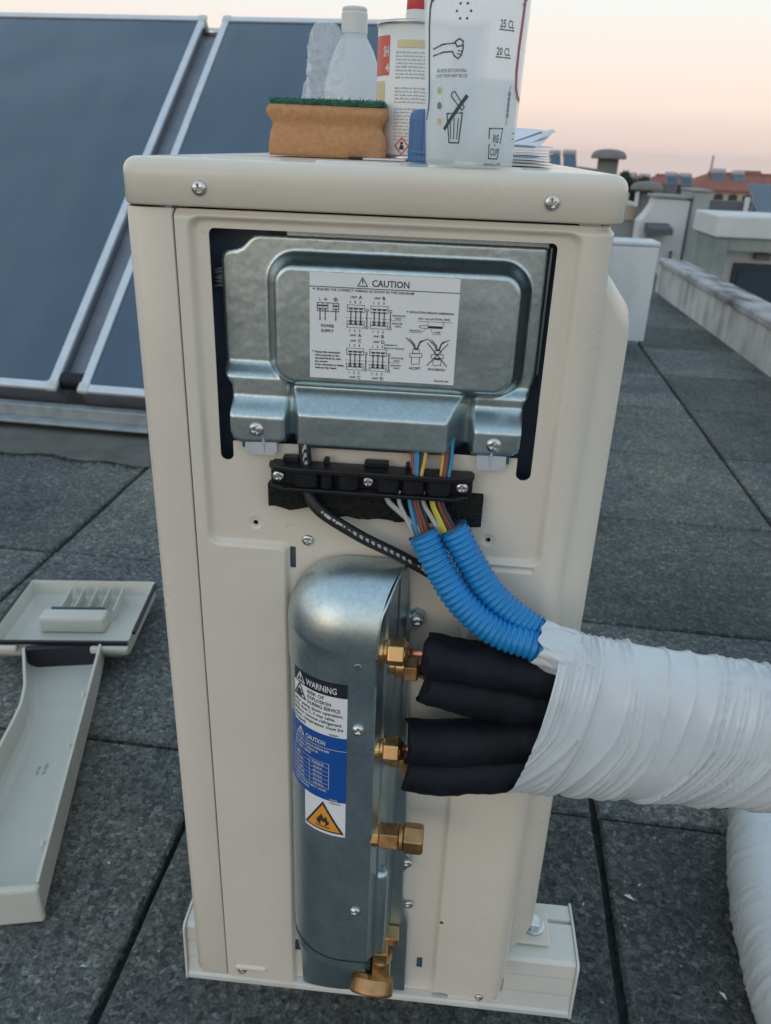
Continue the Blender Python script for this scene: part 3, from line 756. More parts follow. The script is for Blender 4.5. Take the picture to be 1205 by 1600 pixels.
# ------------------------------------------------------------------ two flat-plate collectors behind the unit
SA = -.06; TL = math.atan2(1.3057, 1.6957)
ex = Vector((math.cos(SA), math.sin(SA), 0)); eh = Vector((-math.sin(SA), math.cos(SA), 0))
eu = eh * math.cos(TL) + Vector((0, 0, 1)) * math.sin(TL); en = ex.cross(eu)
def slope_box(o0, a0, a1, b0, b1, c0, c1, gg=None):
    gg = gg or G()
    v = [tuple(o0 + ex * a + eu * b + en * c) for a in (a0, a1) for b in (b0, b1) for c in (c0, c1)]
    return gg.add(v, [(0, 1, 3, 2), (4, 6, 7, 5), (0, 4, 5, 1), (2, 3, 7, 6), (0, 2, 6, 4), (1, 5, 7, 3)])
def collector(label, o0, a0, a1, lng):
    t = thing('solar_collector', label, 'solar collector', tuple(o0 + ex * (a0 + a1) / 2), 'flat-plate solar collectors side by side')
    fw = .030
    slope_box(o0, a0 + .003, a1 - .003, .003, lng - .003, -.085, -.012).out('casing', 'collector_side', t)
    slope_box(o0, a0, a0 + fw, fw, lng - fw, -.011, .004).out('frame_rail', 'alu', t, bevel=.002, seg=1)
    slope_box(o0, a1 - fw, a1, fw, lng - fw, -.011, .004).out('frame_rail', 'alu', t, bevel=.002, seg=1)
    slope_box(o0, a0 + fw + .001, a1 - fw - .001, 0, fw, -.011, .004).out('frame_rail', 'alu', t, bevel=.002, seg=1)
    slope_box(o0, a0 + fw + .001, a1 - fw - .001, lng - fw, lng, -.011, .004).out('frame_rail', 'alu', t, bevel=.002, seg=1)
    slope_box(o0, a0 + fw, a1 - fw, fw, lng - fw, -.010, -.004).out('glass', 'glass_collector', t)
    for (a, b) in ((a0 - .004, -.004), (a1 - .036, -.004), (a0 - .004, lng - .036), (a1 - .036, lng - .036)):
        c = slope_box(o0, a, a + .040, b, b + .040, -.0115, .008).out('corner_clip', 'clip', t, bevel=.006)
        q = o0 + ex * (a + .02) + eu * (b + .02) + en * .008
        G().lathe([(.004, 0), (.004, .0015), (.002, .002)], (0, 0, 0), n=10).out('rivet', 'screw', c, M4=Matrix.Translation(q) @ en.to_track_quat('Z', 'Y').to_matrix().to_4x4())
    return t
O0 = Vector((-1.2856, 1.9734, .12)); LN = 2.15
collector('left flat-plate solar collector, dark glass in an aluminium frame', O0, -1.22, .012, LN)
collector('right flat-plate solar collector partly hidden behind the unit', O0, .098, 1.33, LN)
# rubber hose joint and mounting frame
q0 = O0 + ex * .014 + eu * .06 + en * -.03; q1 = O0 + ex * .096 + eu * .06 + en * -.03
pts = [q0.lerp(q1, i / 24) for i in range(25)]
o = G().tube(pts, [.026 + .005 * math.cos(i * math.pi / 2.0) for i in range(25)], 16).out('hose_joint', 'corrugated', smooth=True)
tag(o, 'black corrugated hose joining the two solar collectors near the bottom', 'hose')
q0 = O0 + ex * .012 + eu * 2.08 + en * -.03; q1 = O0 + ex * .10 + eu * 2.08 + en * -.03
o = G().tube([q0, q1], .016, 12).out('pipe_joint', 'tin', smooth=True)
tag(o, 'short pipe linking the tops of the two solar collectors', 'pipe')
mf = thing('mounting_frame', 'galvanised mounting frame carrying both solar collectors', 'frame', tuple(O0 - Vector((0, 0, .12))))
slope_box(O0, .014, .096, .10, LN - .02, -.050, -.040).out('cover_strip', 'collector_side', mf)
def bar(p, q, w_, h_, name, mt):
    p = Vector(p); q = Vector(q); d = (q - p).normalized(); s = d.cross(Vector((0, 0, 1))).normalized(); u_ = s.cross(d)
    v = [tuple(e + s * a + u_ * b) for e in (p, q) for a, b in ((-w_, -h_), (w_, -h_), (w_, h_), (-w_, h_))]
    return G().add(v, [(3, 2, 1, 0), (4, 5, 6, 7), (0, 1, 5, 4), (1, 2, 6, 5), (2, 3, 7, 6), (3, 0, 4, 7)]).out(name, mt, mf, bevel=.003, seg=1)
b0 = O0 + ex * -1.3 + eh * -.02 - Vector((0, 0, .075)); b1 = O0 + ex * 1.4 + eh * -.02 - Vector((0, 0, .075))
bar(b0, b1, .022, .026, 'front_rail', 'galv_bar')
bar(b0 + eh * -.05 + Vector((0, 0, -.017)), b1 + eh * -.05 + Vector((0, 0, -.017)), .028, .005, 'flange', 'galv_bar')
for a in (-1.1, -.35, .35, 1.1):
    r0 = O0 + ex * a + eh * .02 - Vector((0, 0, .09)); r1 = r0 + eh * 1.6
    bar(r0, r1, .02, .02, 'base_rail', 'galv_bar')
    bar(r1, O0 + ex * a + eu * 2.0 + en * -.10, .018, .018, 'rear_strut', 'galv_bar')
    fb = O0 + ex * a + eh * .05; fb.z = 0
    G().box(fb.x - .06, fb.x + .06, fb.y - .06, fb.y + .06, .0, .010).out('foot_plate', 'galv_bar', mf)

# ================================================================== OUTDOOR UNIT
U = thing('outdoor_unit', 'cream outdoor air-conditioning unit with its side service cover removed', 'air conditioner', (0, .44, .085))
ZB, ZT = .090, .872          # body bottom / top
XL, XR = -.1690, .165
RC = .020; RL = .012
SEAM = -.1337
REC = .0052                  # pressed recess depth

# --- side panel ---------------------------------------------------------------
def recess(u, v):
    a = sd_rbox(u, v, -.1222, .1405, .6195, .8665, .008)
    b = sd_rbox(u, v, -.0602, .0880, .02, .66, .008)
    k = .006
    h = np.clip(.5 + .5 * (b - a) / k, 0, 1)
    d = b * (1 - h) + a * h - k * h * (1 - h)
    return 1 - sstep(d, -.0024, .0024)
def panel_hole(u, v):
    a = sd_rbox(u, v, -.111, .1270, .706, .860, .004)
    b = sd_rbox(u, v, -.111, -.1008, .690, .75, .005)
    c = sd_rbox(u, v, .1160, .1272, .6885, .75, .0055)
    h = np.minimum(np.minimum(a, b), c)
    for (x, z, w_, hh) in ((-.0556, .6085, .0024, .0098), (.0726, .1358, .0030, .0080), (-.0566, .1435, .0028, .0085)):
        h = np.minimum(h, sd_rbox(u, v, x - w_, x + w_, z - hh, z + hh, .0005))
    for (x, z) in ((-.0856, .6373), (.1002, .6362), (.0915, .2056)):
        h = np.minimum(h, np.hypot(u - x, v - z) - .0021)
    h = np.minimum(h, sd_rbox(u, v, .088, .106, .07, .0985, .006))
    return h
def panel_sdf(u, v):
    outer = sd_rbox(u, v, SEAM + .0008, .30, ZB, ZT, .003)
    bot = np.hypot(np.maximum(u - .138, 0), np.maximum(.117 - v, 0)) - .027   # soft lower right corner
    outer = np.maximum(outer, np.where((u > .138) & (v < .117) & (u < .17), bot, -1))
    return np.maximum(outer, -panel_hole(u, v))
def small_relief(u, v):
    r_ = 0
    for (x, z) in ((-.0856, .6373), (.1002, .6362)):            # dimples round the pilot holes
        d = np.hypot(u - x, v - z); r_ = r_ + .0009 * (1 - sstep(d, .0035, .0058))
    r_ = r_ - .0022 * (1 - sstep(sd_rbox(u, v, -.1235, -.0905, .1030, .1085, .0027), -.0012, .0012))   # bead near the bottom
    r_ = r_ + .0016 * (1 - sstep(sd_rbox(u, v, .095, .137, .6125, .6165, .002), -.001, .001))
    r_ = r_ - .0010 * (1 - sstep(np.hypot(u - .0, v - .87) - .0, 0, .001))
    return r_
def wrap_x(u, y):
    """unfold the rounded right corner: u beyond XR-RC runs round the corner and back along the front"""
    s0 = XR - RC; q = math.pi / 2 * RC
    ang = np.clip((u - s0) / RC, 0, math.pi / 2)
    x = np.where(u <= s0, u, s0 + (RC - y * 0) * np.sin(ang)); yy = np.where(u <= s0, 0, RC * (1 - np.cos(ang)))
    yy = np.where(u > s0 + q, RC + (u - s0 - q), yy)
    nx = np.sin(ang); ny = -np.cos(ang)
    return x - nx * y, yy - ny * y
def panel_map(u, v, t):
    dep = REC * recess(u, v) + small_relief(u, v) + t
    # rolled-in top lip under the lid
    dep = dep + .003 * sstep(v, .8665, .8705) * np.where(u < 2, 1, 0)
    x, y = wrap_x(u, dep)
    return x, y, v
sheet('side_panel', SEAM + .0008, .215, ZB, ZT, .00112, panel_sdf, panel_map, 'cream', U)
# corner post at the left (rear edge of the casing)
prof = [(SEAM - .0006, .006), (SEAM - .0006, .0006), (SEAM - .0016, 0)]
prof += [(XL + RL - RL * math.sin(a), RL - RL * math.cos(a)) for a in np.linspace(0, math.pi / 2, 14)]
prof += [(XL, .09)]
gg = G(); zz = [ZB, ZB + .004, .3, .5, .7, ZT - .004, ZT]
gg.rings([[(x + (.001 if z in (ZB, ZT) else 0), y + (.001 if z in (ZB, ZT) else 0), z) for x, y in prof] for z in zz], close=False, cap0=False, cap1=False)
gg.out('corner_post', 'cream', U, smooth=True)
# back side with coil guard, rear, front panel
g2 = G().box(XL + .004, XR - .014, .09, .872, ZB + .002, ZT); g2.out('casing', 'cream', U)
for k in range(34):
    z = .13 + k * .021
    G().box(XL + .0005, XL + .0035, .11, .85, z, z + .004).out('guard_wire', 'dark', U)
# front face bulge of the fan panel
def bulge_ring(off, y0, y1, z0, z1, r_):
    pts = []
    for cy, cz, a0 in ((y1 - r_, z1 - r_, 0), (y0 + r_, z1 - r_, 90), (y0 + r_, z0 + r_, 180), (y1 - r_, z0 + r_, 270)):
        for a in np.linspace(R(a0), R(a0 + 90), 7): pts.append((XR + off, cy + r_ * math.cos(a), cz + r_ * math.sin(a)))
    return pts
G().rings([bulge_ring(-.012, .022, .86, .125, .845, .016), bulge_ring(.001, .023, .859, .128, .841, .016), bulge_ring(.0235, .038, .844, .150, .815, .022), bulge_ring(.0255, .042, .840, .154, .811, .020), bulge_ring(.0262, .047, .835, .159, .806, .018)], cap0=False).out('front_panel', 'cream', U, smooth=True)
# fan grille on the front
gc = (XR + .0275, .34, .47)
for k in range(9):
    r_ = .05 + k * .027
    pts = [(gc[0], gc[1] + r_ * math.cos(a), gc[2] + r_ * math.sin(a)) for a in np.linspace(0, 2 * math.pi, 41)]
    G().tube(pts, .003, 6, False).out('grille_ring', 'cream', U)
for k in range(12):
    a = k * math.pi / 6
    G().tube([(gc[0] + .002, gc[1] + .03 * math.cos(a), gc[2] + .03 * math.sin(a)), (gc[0] + .002, gc[1] + .27 * math.cos(a), gc[2] + .27 * math.sin(a))], .003, 6).out('grille_spoke', 'cream', U)
# base pan lip
G().box(XL + .004, XR - .006, .004, .868, ZB - .006, ZB - .001).out('base_pan', 'cream', U, bevel=.002)
G().box(-.058, .139, -.0042, .006, ZB - .0055, ZB + .0035).out('base_lip', 'pvc', U, bevel=.002)
for yb in (.10, .78):
    for sx_ in (-1, 1):
        x0, x1 = (.150, .2225) if sx_ > 0 else (-.178, -.150)
        ft = G().box(x0, x1, yb - .022, yb + .022, .0845, .0885).out('mounting_foot', 'cream', U, bevel=.004)
        xb = .205 * sx_
        if sx_ > 0: bl = G().lathe([(.0125, 0), (.0125, .002), (.0105, .0025)], (xb, yb, .0888), n=20).lathe([(.009, .0025), (.009, .010), (.0075, .0115)], (xb, yb, .0888), n=6).out('bolt', 'screw', U)
# dark compartment behind the openings
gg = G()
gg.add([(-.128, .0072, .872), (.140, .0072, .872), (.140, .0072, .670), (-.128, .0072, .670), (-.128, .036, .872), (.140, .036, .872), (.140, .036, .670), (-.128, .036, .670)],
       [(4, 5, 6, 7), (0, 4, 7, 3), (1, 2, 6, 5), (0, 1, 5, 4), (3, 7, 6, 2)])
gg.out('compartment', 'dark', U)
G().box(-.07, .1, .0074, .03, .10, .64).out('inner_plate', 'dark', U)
rw = random.Random(4)
for k in range(6):
    z0 = .829 - k * .0024
    pts = spline([(-.116, .03, z0 + rw.uniform(-.002, .002)), (-.107, .022, z0 + .002), (-.098, .022, z0 + rw.uniform(-.001, .004)), (-.09, .03, z0)], 10)
    G().tube(pts, .0011, 6).out('inner_wire', 'wire_grey', U, smooth=True)
for z in (.80, .757, .742): G().box(-.109, -.101, .03, .04, z, z + .006).out('terminal', 'wire_black', U)

# --- lid ------------------------------------------------------------------------
LX, LY0, LY1, LZ0, LZ1 = .1685, -.0035, .874, .8742, .9040
def rrect(x0, x1, y0, y1, r_, z, k=8):
    pts = []
    for cx, cy, a0 in ((x1 - r_, y1 - r_, 0), (x0 + r_, y1 - r_, 90), (x0 + r_, y0 + r_, 180), (x1 - r_, y0 + r_, 270)):
        for a in np.linspace(R(a0), R(a0 + 90), k): pts.append((cx + r_ * math.cos(a), cy + r_ * math.sin(a), z))
    return pts
ER = .0095; LXL = .1692
rings = [rrect(-LXL + .0015, LX - .0015, LY0 + .0015, LY1 - .0015, .015, LZ0 - .0006), rrect(-LXL, LX, LY0, LY1, .016, LZ0 + .0008)]
for a in np.linspace(0, math.pi / 2, 9):
    i_ = ER * (1 - math.cos(a)); rings.append(rrect(-LXL + i_, LX - i_, LY0 + i_, LY1 - i_, max(.016 - i_, .006), LZ1 - ER - .0005 + ER * math.sin(a)))
rings.append(rrect(-LXL + .03, LX - .03, LY0 + .03, LY1 - .03, .006, LZ1 - .0002))
lid = G().rings(rings, cap0=True).out('lid', 'cream_lid', U, smooth=True)
def lid_rib(x0, x1, y0, y1, h=.0011):
    rr_ = (y1 - y0) / 2 * .98
    G().rings([rrect(x0, x1, y0, y1, rr_, LZ1 - .0008, 10), rrect(x0 + .0012, x1 - .0012, y0 + .0012, y1 - .0012, rr_ - .0012, LZ1 + h * .75, 10), rrect(x0 + .003, x1 - .003, y0 + .003, y1 - .003, rr_ - .003, LZ1 + h, 10)], cap0=False).out('lid_rib', 'cream_lid', U, smooth=True)
lid_rib(-.118, -.062, .012, .030); lid_rib(-.040, .020, .012, .030); lid_rib(.036, .100, .012, .030)
for k in range(3): lid_rib(-.12 + .085 * k, -.12 + .085 * k + .07, .42, .44); lid_rib(-.12 + .085 * k, -.12 + .085 * k + .07, .70, .72)

# --- screws ---------------------------------------------------------------------
def screw_mesh():
    n = 20; prof = [(.0058, 0.), (.0060, -.0005), (.0058, -.0013), (.0051, -.0021), (.0040, -.0026)]
    gg = G(); gg.lathe(prof, axis='y', n=n, cap0=False, cap1=False)
    # crown with a recessed cross
    v = []; f = []
    w_, l_ = .00085, .0034
    k0 = len(gg.v)
    ring0 = (len(prof) - 1) * n
    cross = [(w_, l_), (-w_, l_), (-w_, w_), (-l_, w_), (-l_, -w_), (-w_, -w_), (-w_, -l_), (w_, -l_), (w_, -w_), (l_, -w_), (l_, w_), (w_, w_)]
    top = [(x, -.0029, z) for x, z in cross]; bot = [(x * .75, .0002, z * .75) for x, z in cross]
    kt = len(gg.v); gg.v += top; kb = len(gg.v); gg.v += bot
    for i in range(12): gg.f.append((kt + i, kt + (i + 1) % 12, kb + (i + 1) % 12, kb + i))
    gg.f.append(tuple(kb + i for i in range(12)))
    # stitch: ring of n verts to 12 cross verts by angle
    ra = [(math.atan2(gg.v[ring0 + j][2], gg.v[ring0 + j][0]) % (2 * math.pi), ring0 + j) for j in range(n)]
    ca_ = [(math.atan2(z, x) % (2 * math.pi), kt + i) for i, (x, z) in enumerate(cross)]
    ra.sort(); ca_.sort(); i = j = 0
    while i < len(ra) or j < len(ca_):
        a, b = ra[i % len(ra)][1], ca_[j % len(ca_)][1]
        na = ra[i][0] if i < len(ra) else 9; nb = ca_[j][0] if j < len(ca_) else 9
        ni = ra[(i + 1) % len(ra)][0] + (2 * math.pi if i + 1 >= len(ra) else 0); nj = ca_[(j + 1) % len(ca_)][0] + (2 * math.pi if j + 1 >= len(ca_) else 0)
        if (ni <= nj and i < len(ra)) or j >= len(ca_): gg.f.append((a, ra[(i + 1) % len(ra)][1], b)); i += 1
        else: gg.f.append((a, ca_[(j + 1) % len(ca_)][1], b)); j += 1
    me = bpy.data.meshes.new('screw'); me.from_pydata(gg.v, [], gg.f); me.materials.append(M['screw'])
    bm = bmesh.new(); bm.from_mesh(me); bmesh.ops.recalc_face_normals(bm, faces=bm.faces); bm.to_mesh(me); bm.free()
    for p in me.polygons: p.use_smooth = len(p.vertices) == 4 and max(abs(me.vertices[i].co.x) + abs(me.vertices[i].co.z) for i in p.vertices) > .004
    return me
SCREW = screw_mesh(); rsx = random.Random(2)
def screw(x, y, z, s=1.0, parent=None, rz=0., rx=0.):
    return link('screw', SCREW, parent or U, Matrix.Translation((x, y, z)) @ Matrix.Rotation(rz, 4, 'Z') @ Matrix.Rotation(rx, 4, 'X') @ Matrix.Rotation(rsx.uniform(0, 1.5), 4, 'Y') @ Matrix.Scale(s, 4))
screw(-.1131, -.0036, .8854, .85); screw(.1189, -.0036, .8857, .85)
screw(-.0433, REC, .6252, .82); screw(-.1172, -.0003, .1015, .82)
screw(.1380, -.0005, .099, .7)

# --- control box cover ------------------------------------------------------------
FY = .020
out_poly = [(-.1076, .838), (-.1062, .8415), (-.1035, .8437), (-.096, .8450), (-.0915, .8470), (-.0860, .8525), (-.0830, .8548), (-.079, .8556),
            (.1215, .8556), (.1238, .8535), (.1244, .7680), (.1232, .7600), (.1195, .7500), (.1168, .7440), (.1160, .7300), (.1158, .7165), (.1146, .7130), (.1115, .7105),
            (.0790, .7088), (.0745, .7085), (.0722, .7082), (-.0440, .7076), (-.0470, .7085), (-.0530, .7098), (-.0580, .7105), (-.0655, .7092), (-.0930, .7080), (-.0982, .7105), (-.1003, .7165),
            (-.1003, .7400), (-.1010, .7480), (-.1040, .7530), (-.1068, .7590), (-.1074, .7700)]
def cover_h(u, v):
    """height in front of the flange plane"""
    left = 1 - sstep(u, -.060, -.054); right = sstep(u, .0765, .0825)
    stepL = .010 * (1 - sstep(v, .7545, .7655)) + .0125 * (1 - sstep(v, .7275, .7420))
    stepR = .006 * (1 - sstep(v, .7480, .7560)) + .0165 * (1 - sstep(v, .7262, .7425))
    foot = stepL * left + stepR * right
    # raised field with rounded corners
    dA = sd_rbox(u, v, -.0690, .1090, .7515, .8405, .016)
    A = .0155 * (1 - sstep(dA, -.0050, .0060))
    # cable bulge: slope from z=.754 out to z=.735, then vertical
    def cl(x): return np.clip(x, 0, 1)
    up = cl((.7560 - v) / .0225)
    edgeL = cl((u + .0575 + .0 * v) / .0095); edgeR = cl((.0760 - u) / .0150)
    bb = .0262 * np.minimum(np.minimum(up, edgeL * 1.0 + .0), edgeR)
    bb = bb - .0016 * (1 - sstep(v, .7076, .7110))
    h = np.maximum(A, foot)
    k = .004
    t = cl(.5 + .5 * (bb - h) / k); sm = h * (1 - t) + bb * t + k * t * (1 - t)
    h = np.where(bb > .0005, sm, h)
    return h
def cover_sdf(u, v): return sd_poly(u, v, out_poly)
def cover_map(u, v, t):
    d = cover_sdf(u, v)
    lip = .0010 * sstep(d, -.0016, -.0001)                       # turned-back rim
    dent = .0009 * (fnoise(u * 160 + 3, v * 160, 3) - .5)
    return u, FY - cover_h(u, v) + lip + dent * .25 + t, v
sheet('control_box_cover', -.110, .1265, .705, .858, .00125, cover_sdf, cover_map, 'galv', U, .0014)
G().box(-.060, .1232, .0235, .0250, .8480, .8588).out('cover_top_flange', 'galv', U)
G().box(.1248, .1262, .026, .032, .765, .855).out('cover_side_flange', 'galv', U)
for x0, x1, z0, z1 in ((-.0898, -.0655, .6985, .7092), (.0852, .1071, .6975, .7092)):
    tb = G().prism([(x0, z1), (x0, z0 + .002), (x0 + .002, z0), (x1 - .003, z0), (x1, z0 + .003), (x1, z1)], 'y', -.0012, .0008 + REC).out('locating_tab', 'alu', U)
    xm = x0 + (.0145 if x0 < 0 else .0105)
    G().add([(xm - .0016, -.0014, z1 - .001), (xm + .0016, -.0014, z1 - .001), (xm, -.0014, z0 + .001), (xm, -.0036, z1 + .0045)], [(0, 2, 3), (2, 1, 3), (1, 0, 3)]).out('gusset', 'alu', U)
G().box(-.0925, -.0908, .0008, REC + .001, .7030, .7095).out('slit', 'dark', U); G().box(.1078, .1096, .0008, REC + .001, .7025, .7100).out('slit', 'dark', U)
screw(-.0804, -.0018, .7188, .95); screw(.0969, -.0020, .7180, .95)

# --- caution label -------------------------------------------------------------
LBY = FY - .0155 - .0006
lab = G().box(-.0407, .0641, LBY, LBY + .0003, .7597, .8343).out('caution_label', 'label', U)
K = Ink(); lw = .00035
def lm(x, y): return (-.0407 + x, LBY - .00025, .7597 + y)
W_, H_ = .1048, .0746
# header
K.line([(0, .0650), (W_, .0650)], .0004)
def tri(ink, x, y, s, w, bang=True):
    ink.line([(x - s * .58, y), (x + s * .58, y), (x, y + s)], w, True)
    if bang: ink.line([(x, y + s * .72), (x, y + s * .36)], w * 1.2); ink.disc(x, y + s * .17, w * .75)
tri(K, .0373, .0665, .0058, .00045)
K.text('CAUTION', .0437, .0666, .0064, bold=.012, w=.0258)
K.disc(.0030, .0634, .0006); K.text('ENSURE THE CORRECT WIRING AS SHOW IN THE DIAGRAM', .0050, .0624, .00245, bold=.01, w=.0680)
# power supply
K.text('L', .0068, .0556, .0026); K.text('N', .0104, .0556, .0026); K.ring(.0185, .0565, .0012, .0003); K.line([(.0177, .0565), (.0193, .0565)], .0003); K.line([(.0185, .0573), (.0185, .0557)], .0003)
K.line([(.0055, .0540), (.0207, .0540), (.0207, .0482), (.0055, .0482)], lw, True)
for x in (.0055, .0092, .0130, .0168): K.line([(x, .0540), (x, .0482)], lw)
for x in (.0074, .0111, .0187):
    K.rect(x - .0014, .0515, x + .0014, .0526); K.rect(x - .0010, .0494, x + .0010, .0504)
    K.line([(x, .0495), (x, .0430)], .0005); K.poly([(x - .0006, .0432), (x + .0006, .0432), (x, .0412)])
K.text('POWER', .0128, .0370, .0029, 'CENTER', w=.0095); K.text('SUPPLY', .0128, .0335, .0029, 'CENTER', w=.0092)
def unit_block(ink, x, y, nm):
    """terminal block pair; (x,y) = top-left of the upper block"""
    ink.text('UNIT', x + .0022, y + .0047, .0020); ink.text(nm, x + .0080, y + .0043, .0034)
    for i, c in enumerate('123'): ink.text(c, x + .0014 + i * .0035, y + .0012, .0025)
    for yt, ys in ((y, -1), (y - .0158, 1)):
        ink.line([(x, yt), (x + .0122, yt), (x + .0122, yt + ys * .0020), (x, yt + ys * .0020)], .00025, True)
        ink.line([(x, yt + ys * .0020), (x, yt + ys * .0048), (x + .0122, yt + ys * .0048), (x + .0122, yt + ys * .0020)], .00025)
        for i in range(3):
            xc = x + .0026 + i * .0035; ink.rect(xc - .0013, yt + ys * .0027 - .0004, xc + .0013, yt + ys * .0027 + .0005)
            ink.line([(xc - .0012, yt + ys * .0042), (xc + .0012, yt + ys * .0042)], .0004)
    for i in range(3):
        xc = x + .0026 + i * .0035; ink.line([(xc, y - .0042), (xc, y - .0120)], .00055); ink.poly([(xc - .0006, y - .0118), (xc + .0006, y - .0118), (xc, y - .0132)])
    ink.line([(x + .0140, y - .0042), (x + .0140, y - .0145)], .0005); ink.ring(x + .0140, y - .0033, .0009, .0003, 10); ink.ring(x + .0140, y - .0153, .0009, .0003, 10)
    for i in range(6): ink.line([(x - .001 + i * .0028, y - .0088), (x + .0008 + i * .0028, y - .0088)], .0002)
    for i, c in enumerate('123'): ink.text(c, x + .0014 + i * .0035, y - .0187, .0025)
    ink.text('UNIT', x + .0022, y - .0219, .0020); ink.text(nm, x + .0080, y - .0223, .0034)
unit_block(K, .0268, .0535, 'A'); unit_block(K, .0434, .0535, 'B'); unit_block(K, .0268, .0230, 'C'); unit_block(K, .0434, .0230, 'D')
for y in (.0453, .0153):
    K.text('(OUTDOOR', .0587, y + .0016, .0017); K.text('UNIT)', .0607, y - .0004, .0017)
    K.line([(.0580, y - .0012), (.0650, y - .0012)], .0002)
    K.text('(INDOOR', .0587, y - .0038, .0017); K.text('UNIT)', .0607, y - .0058, .0017)
K.text('(Applicable for', .0536, .0262, .0016); K.text('Model: CU-4XXXXX)', .0536, .0238, .0016)
K.disc(.0024, .0195, .0005)
for i, t_ in enumerate(['Fasten the connection', 'wires securely to the', 'terminal block by using', 'the screws.', 'If the connection is faulty,', 'heat-up may result.']): K.text(t_, .0038, .0185 - i * .0023, .00205, bold=.03)
K.disc(.0692, .0508, .0005); K.text('INSULATION PEELING DIMENSION', .0706, .0500, .0020, w=.0308)
K.text('10±1 mm (ACTUAL SIZE)', .0767, .0459, .0019, w=.0222)
K.line([(.0768, .0446), (.1010, .0446)], .0002); K.line([(.0840, .0452), (.0840, .0422)], .0002); K.line([(.0950, .0452), (.0950, .0415)], .0002)
K.rect(.0840, .0400, .0944, .0417); K.line([(.0840, .0418), (.0790, .0418), (.0778, .0408), (.0790, .0399), (.0840, .0399)], .00028)
K.text('INSULATOR', .0712, .0373, .0017, w=.0078); K.line([(.0712, .0366), (.0796, .0366), (.0822, .0392)], .0002); K.text('CORE', .0886, .0368, .0017); K.line([(.0862, .0395), (.0880, .0360), (.0936, .0360)], .0002)
def plug(ink, x, y):
    for a in ([(x - .0072, y + .0095), (x - .0022, y + .0048), (x - .0008, y + .0015)], [(x - .0048, y + .0090), (x - .0012, y + .0050), (x, y + .0015)], [(x + .0075, y + .0092), (x + .0028, y + .0075), (x + .0010, y + .0015)], [(x + .0048, y + .0080), (x + .0022, y + .0062), (x + .0004, y + .0015)]): ink.line(a, .0005)
    ink.line([(x - .0024, y + .0015), (x + .0024, y + .0015), (x + .0024, y - .0012), (x - .0024, y - .0012)], .0003, True)
    ink.line([(x - .0044, y - .0016), (x + .0042, y - .0012), (x + .0044, y - .0038), (x - .0042, y - .0042)], .0003, True)
    ink.line([(x - .0028, y - .0042), (x - .0028, y - .0090), (x - .0012, y - .0096), (x + .0008, y - .0086), (x + .0028, y - .0092), (x + .0028, y - .0042)], .0003)
plug(K, .0765, .0230); plug(K, .0920, .0230)
K.line([(.0845, .0295), (.0990, .0135)], .0005); K.line([(.0990, .0295), (.0850, .0135)], .0005); K.rect(.0900, .0178, .0938, .0190)
K.text('ACCEPT', .0763, .0100, .0026, 'CENTER', w=.0085); K.text('PROHIBITED', .0920, .0100, .0024, 'CENTER', w=.0122)
K.text('F761645-AA', .0905, .0018, .0020, w=.0105)
K.out('lettering', lm, 'print_black', lab)

# --- cable clamp and foam ----------------------------------------------------------
gg = G(); nf = 40
v = []; f = []
for i in range(nf + 1):
    x = -.0725 + .1655 * i / nf; zt = .6760; zb_ = .6520 + .0012 * math.sin(i * .9 + 1) + (.0045 if i < 11 else 0) + .0008 * rsx.uniform(-1, 1)
    for y in (REC - .0005, -.0040): v += [(x, y, zt), (x, y, zb_)]
f = []
for i in range(nf):
    a = 4 * i; b = a + 4; f += [(a + 2, a + 3, b + 3, b + 2), (a, a + 2, b + 2, b), (a + 3, a + 1, b + 1, b + 3), (a + 1, a, b, b + 1)]
f += [(0, 1, 3, 2), (4 * nf + 2, 4 * nf + 3, 4 * nf + 1, 4 * nf)]
gg.add(v, f); gg.out('foam_strip', 'foam', U)
cb = G().box(-.0690, .0838, -.0080, .0035, .6765, .6945).out('cable_clamp', 'black', U, bevel=.0010)
pl_top = [(-.0705, -.003), (-.0700, -.009), (-.0650, -.0150), (-.048, -.0178), (.0660, -.0178), (.0790, -.0145), (.0845, -.009), (.0850, -.003)]
G().prism(pl_top, 'z', .6915, .6955).out('upper_shelf', 'black', cb, bevel=.0008)
pl_bot = [(-.0700, -.003), (-.0690, -.011), (-.0580, -.0180), (.0700, -.0180), (.0810, -.0120), (.0830, -.003)]
G().prism(pl_bot, 'z', .6765, .6795).out('lower_shelf', 'black', cb, bevel=.0008)
for x0, x1 in ((-.0500, -.0320), (-.0300, -.0210), (-.0170, -.0015), (.0130, .0295), (.0315, .0480), (.0500, .0670)):
    xm, hw = (x0 + x1) / 2, (x1 - x0) / 2
    prof = [(x0, -.0075)] + [(xm + hw * math.cos(a), -.0130 - .0032 * math.sin(a)) for a in np.linspace(math.pi, 0, 9)] + [(x1, -.0075)]
    G().prism(prof[::-1], 'z', .6797, .6913).out('saddle', 'black', cb, bevel=.0006, seg=1)
for x0, x1 in ((-.0600, -.0480), (-.0290, -.0250), (.0020, .0200), (.0330, .0360), (.0590, .0640)):
    G().box(x0, x1, -.006, .001, .6957, .7000).out('rib', 'black', cb, bevel=.0006, seg=1)
for x, z in ((-.0628, .6850), (.0055, .6850), (.0758, .6850)): screw(x, -.0083, z, .80, cb)

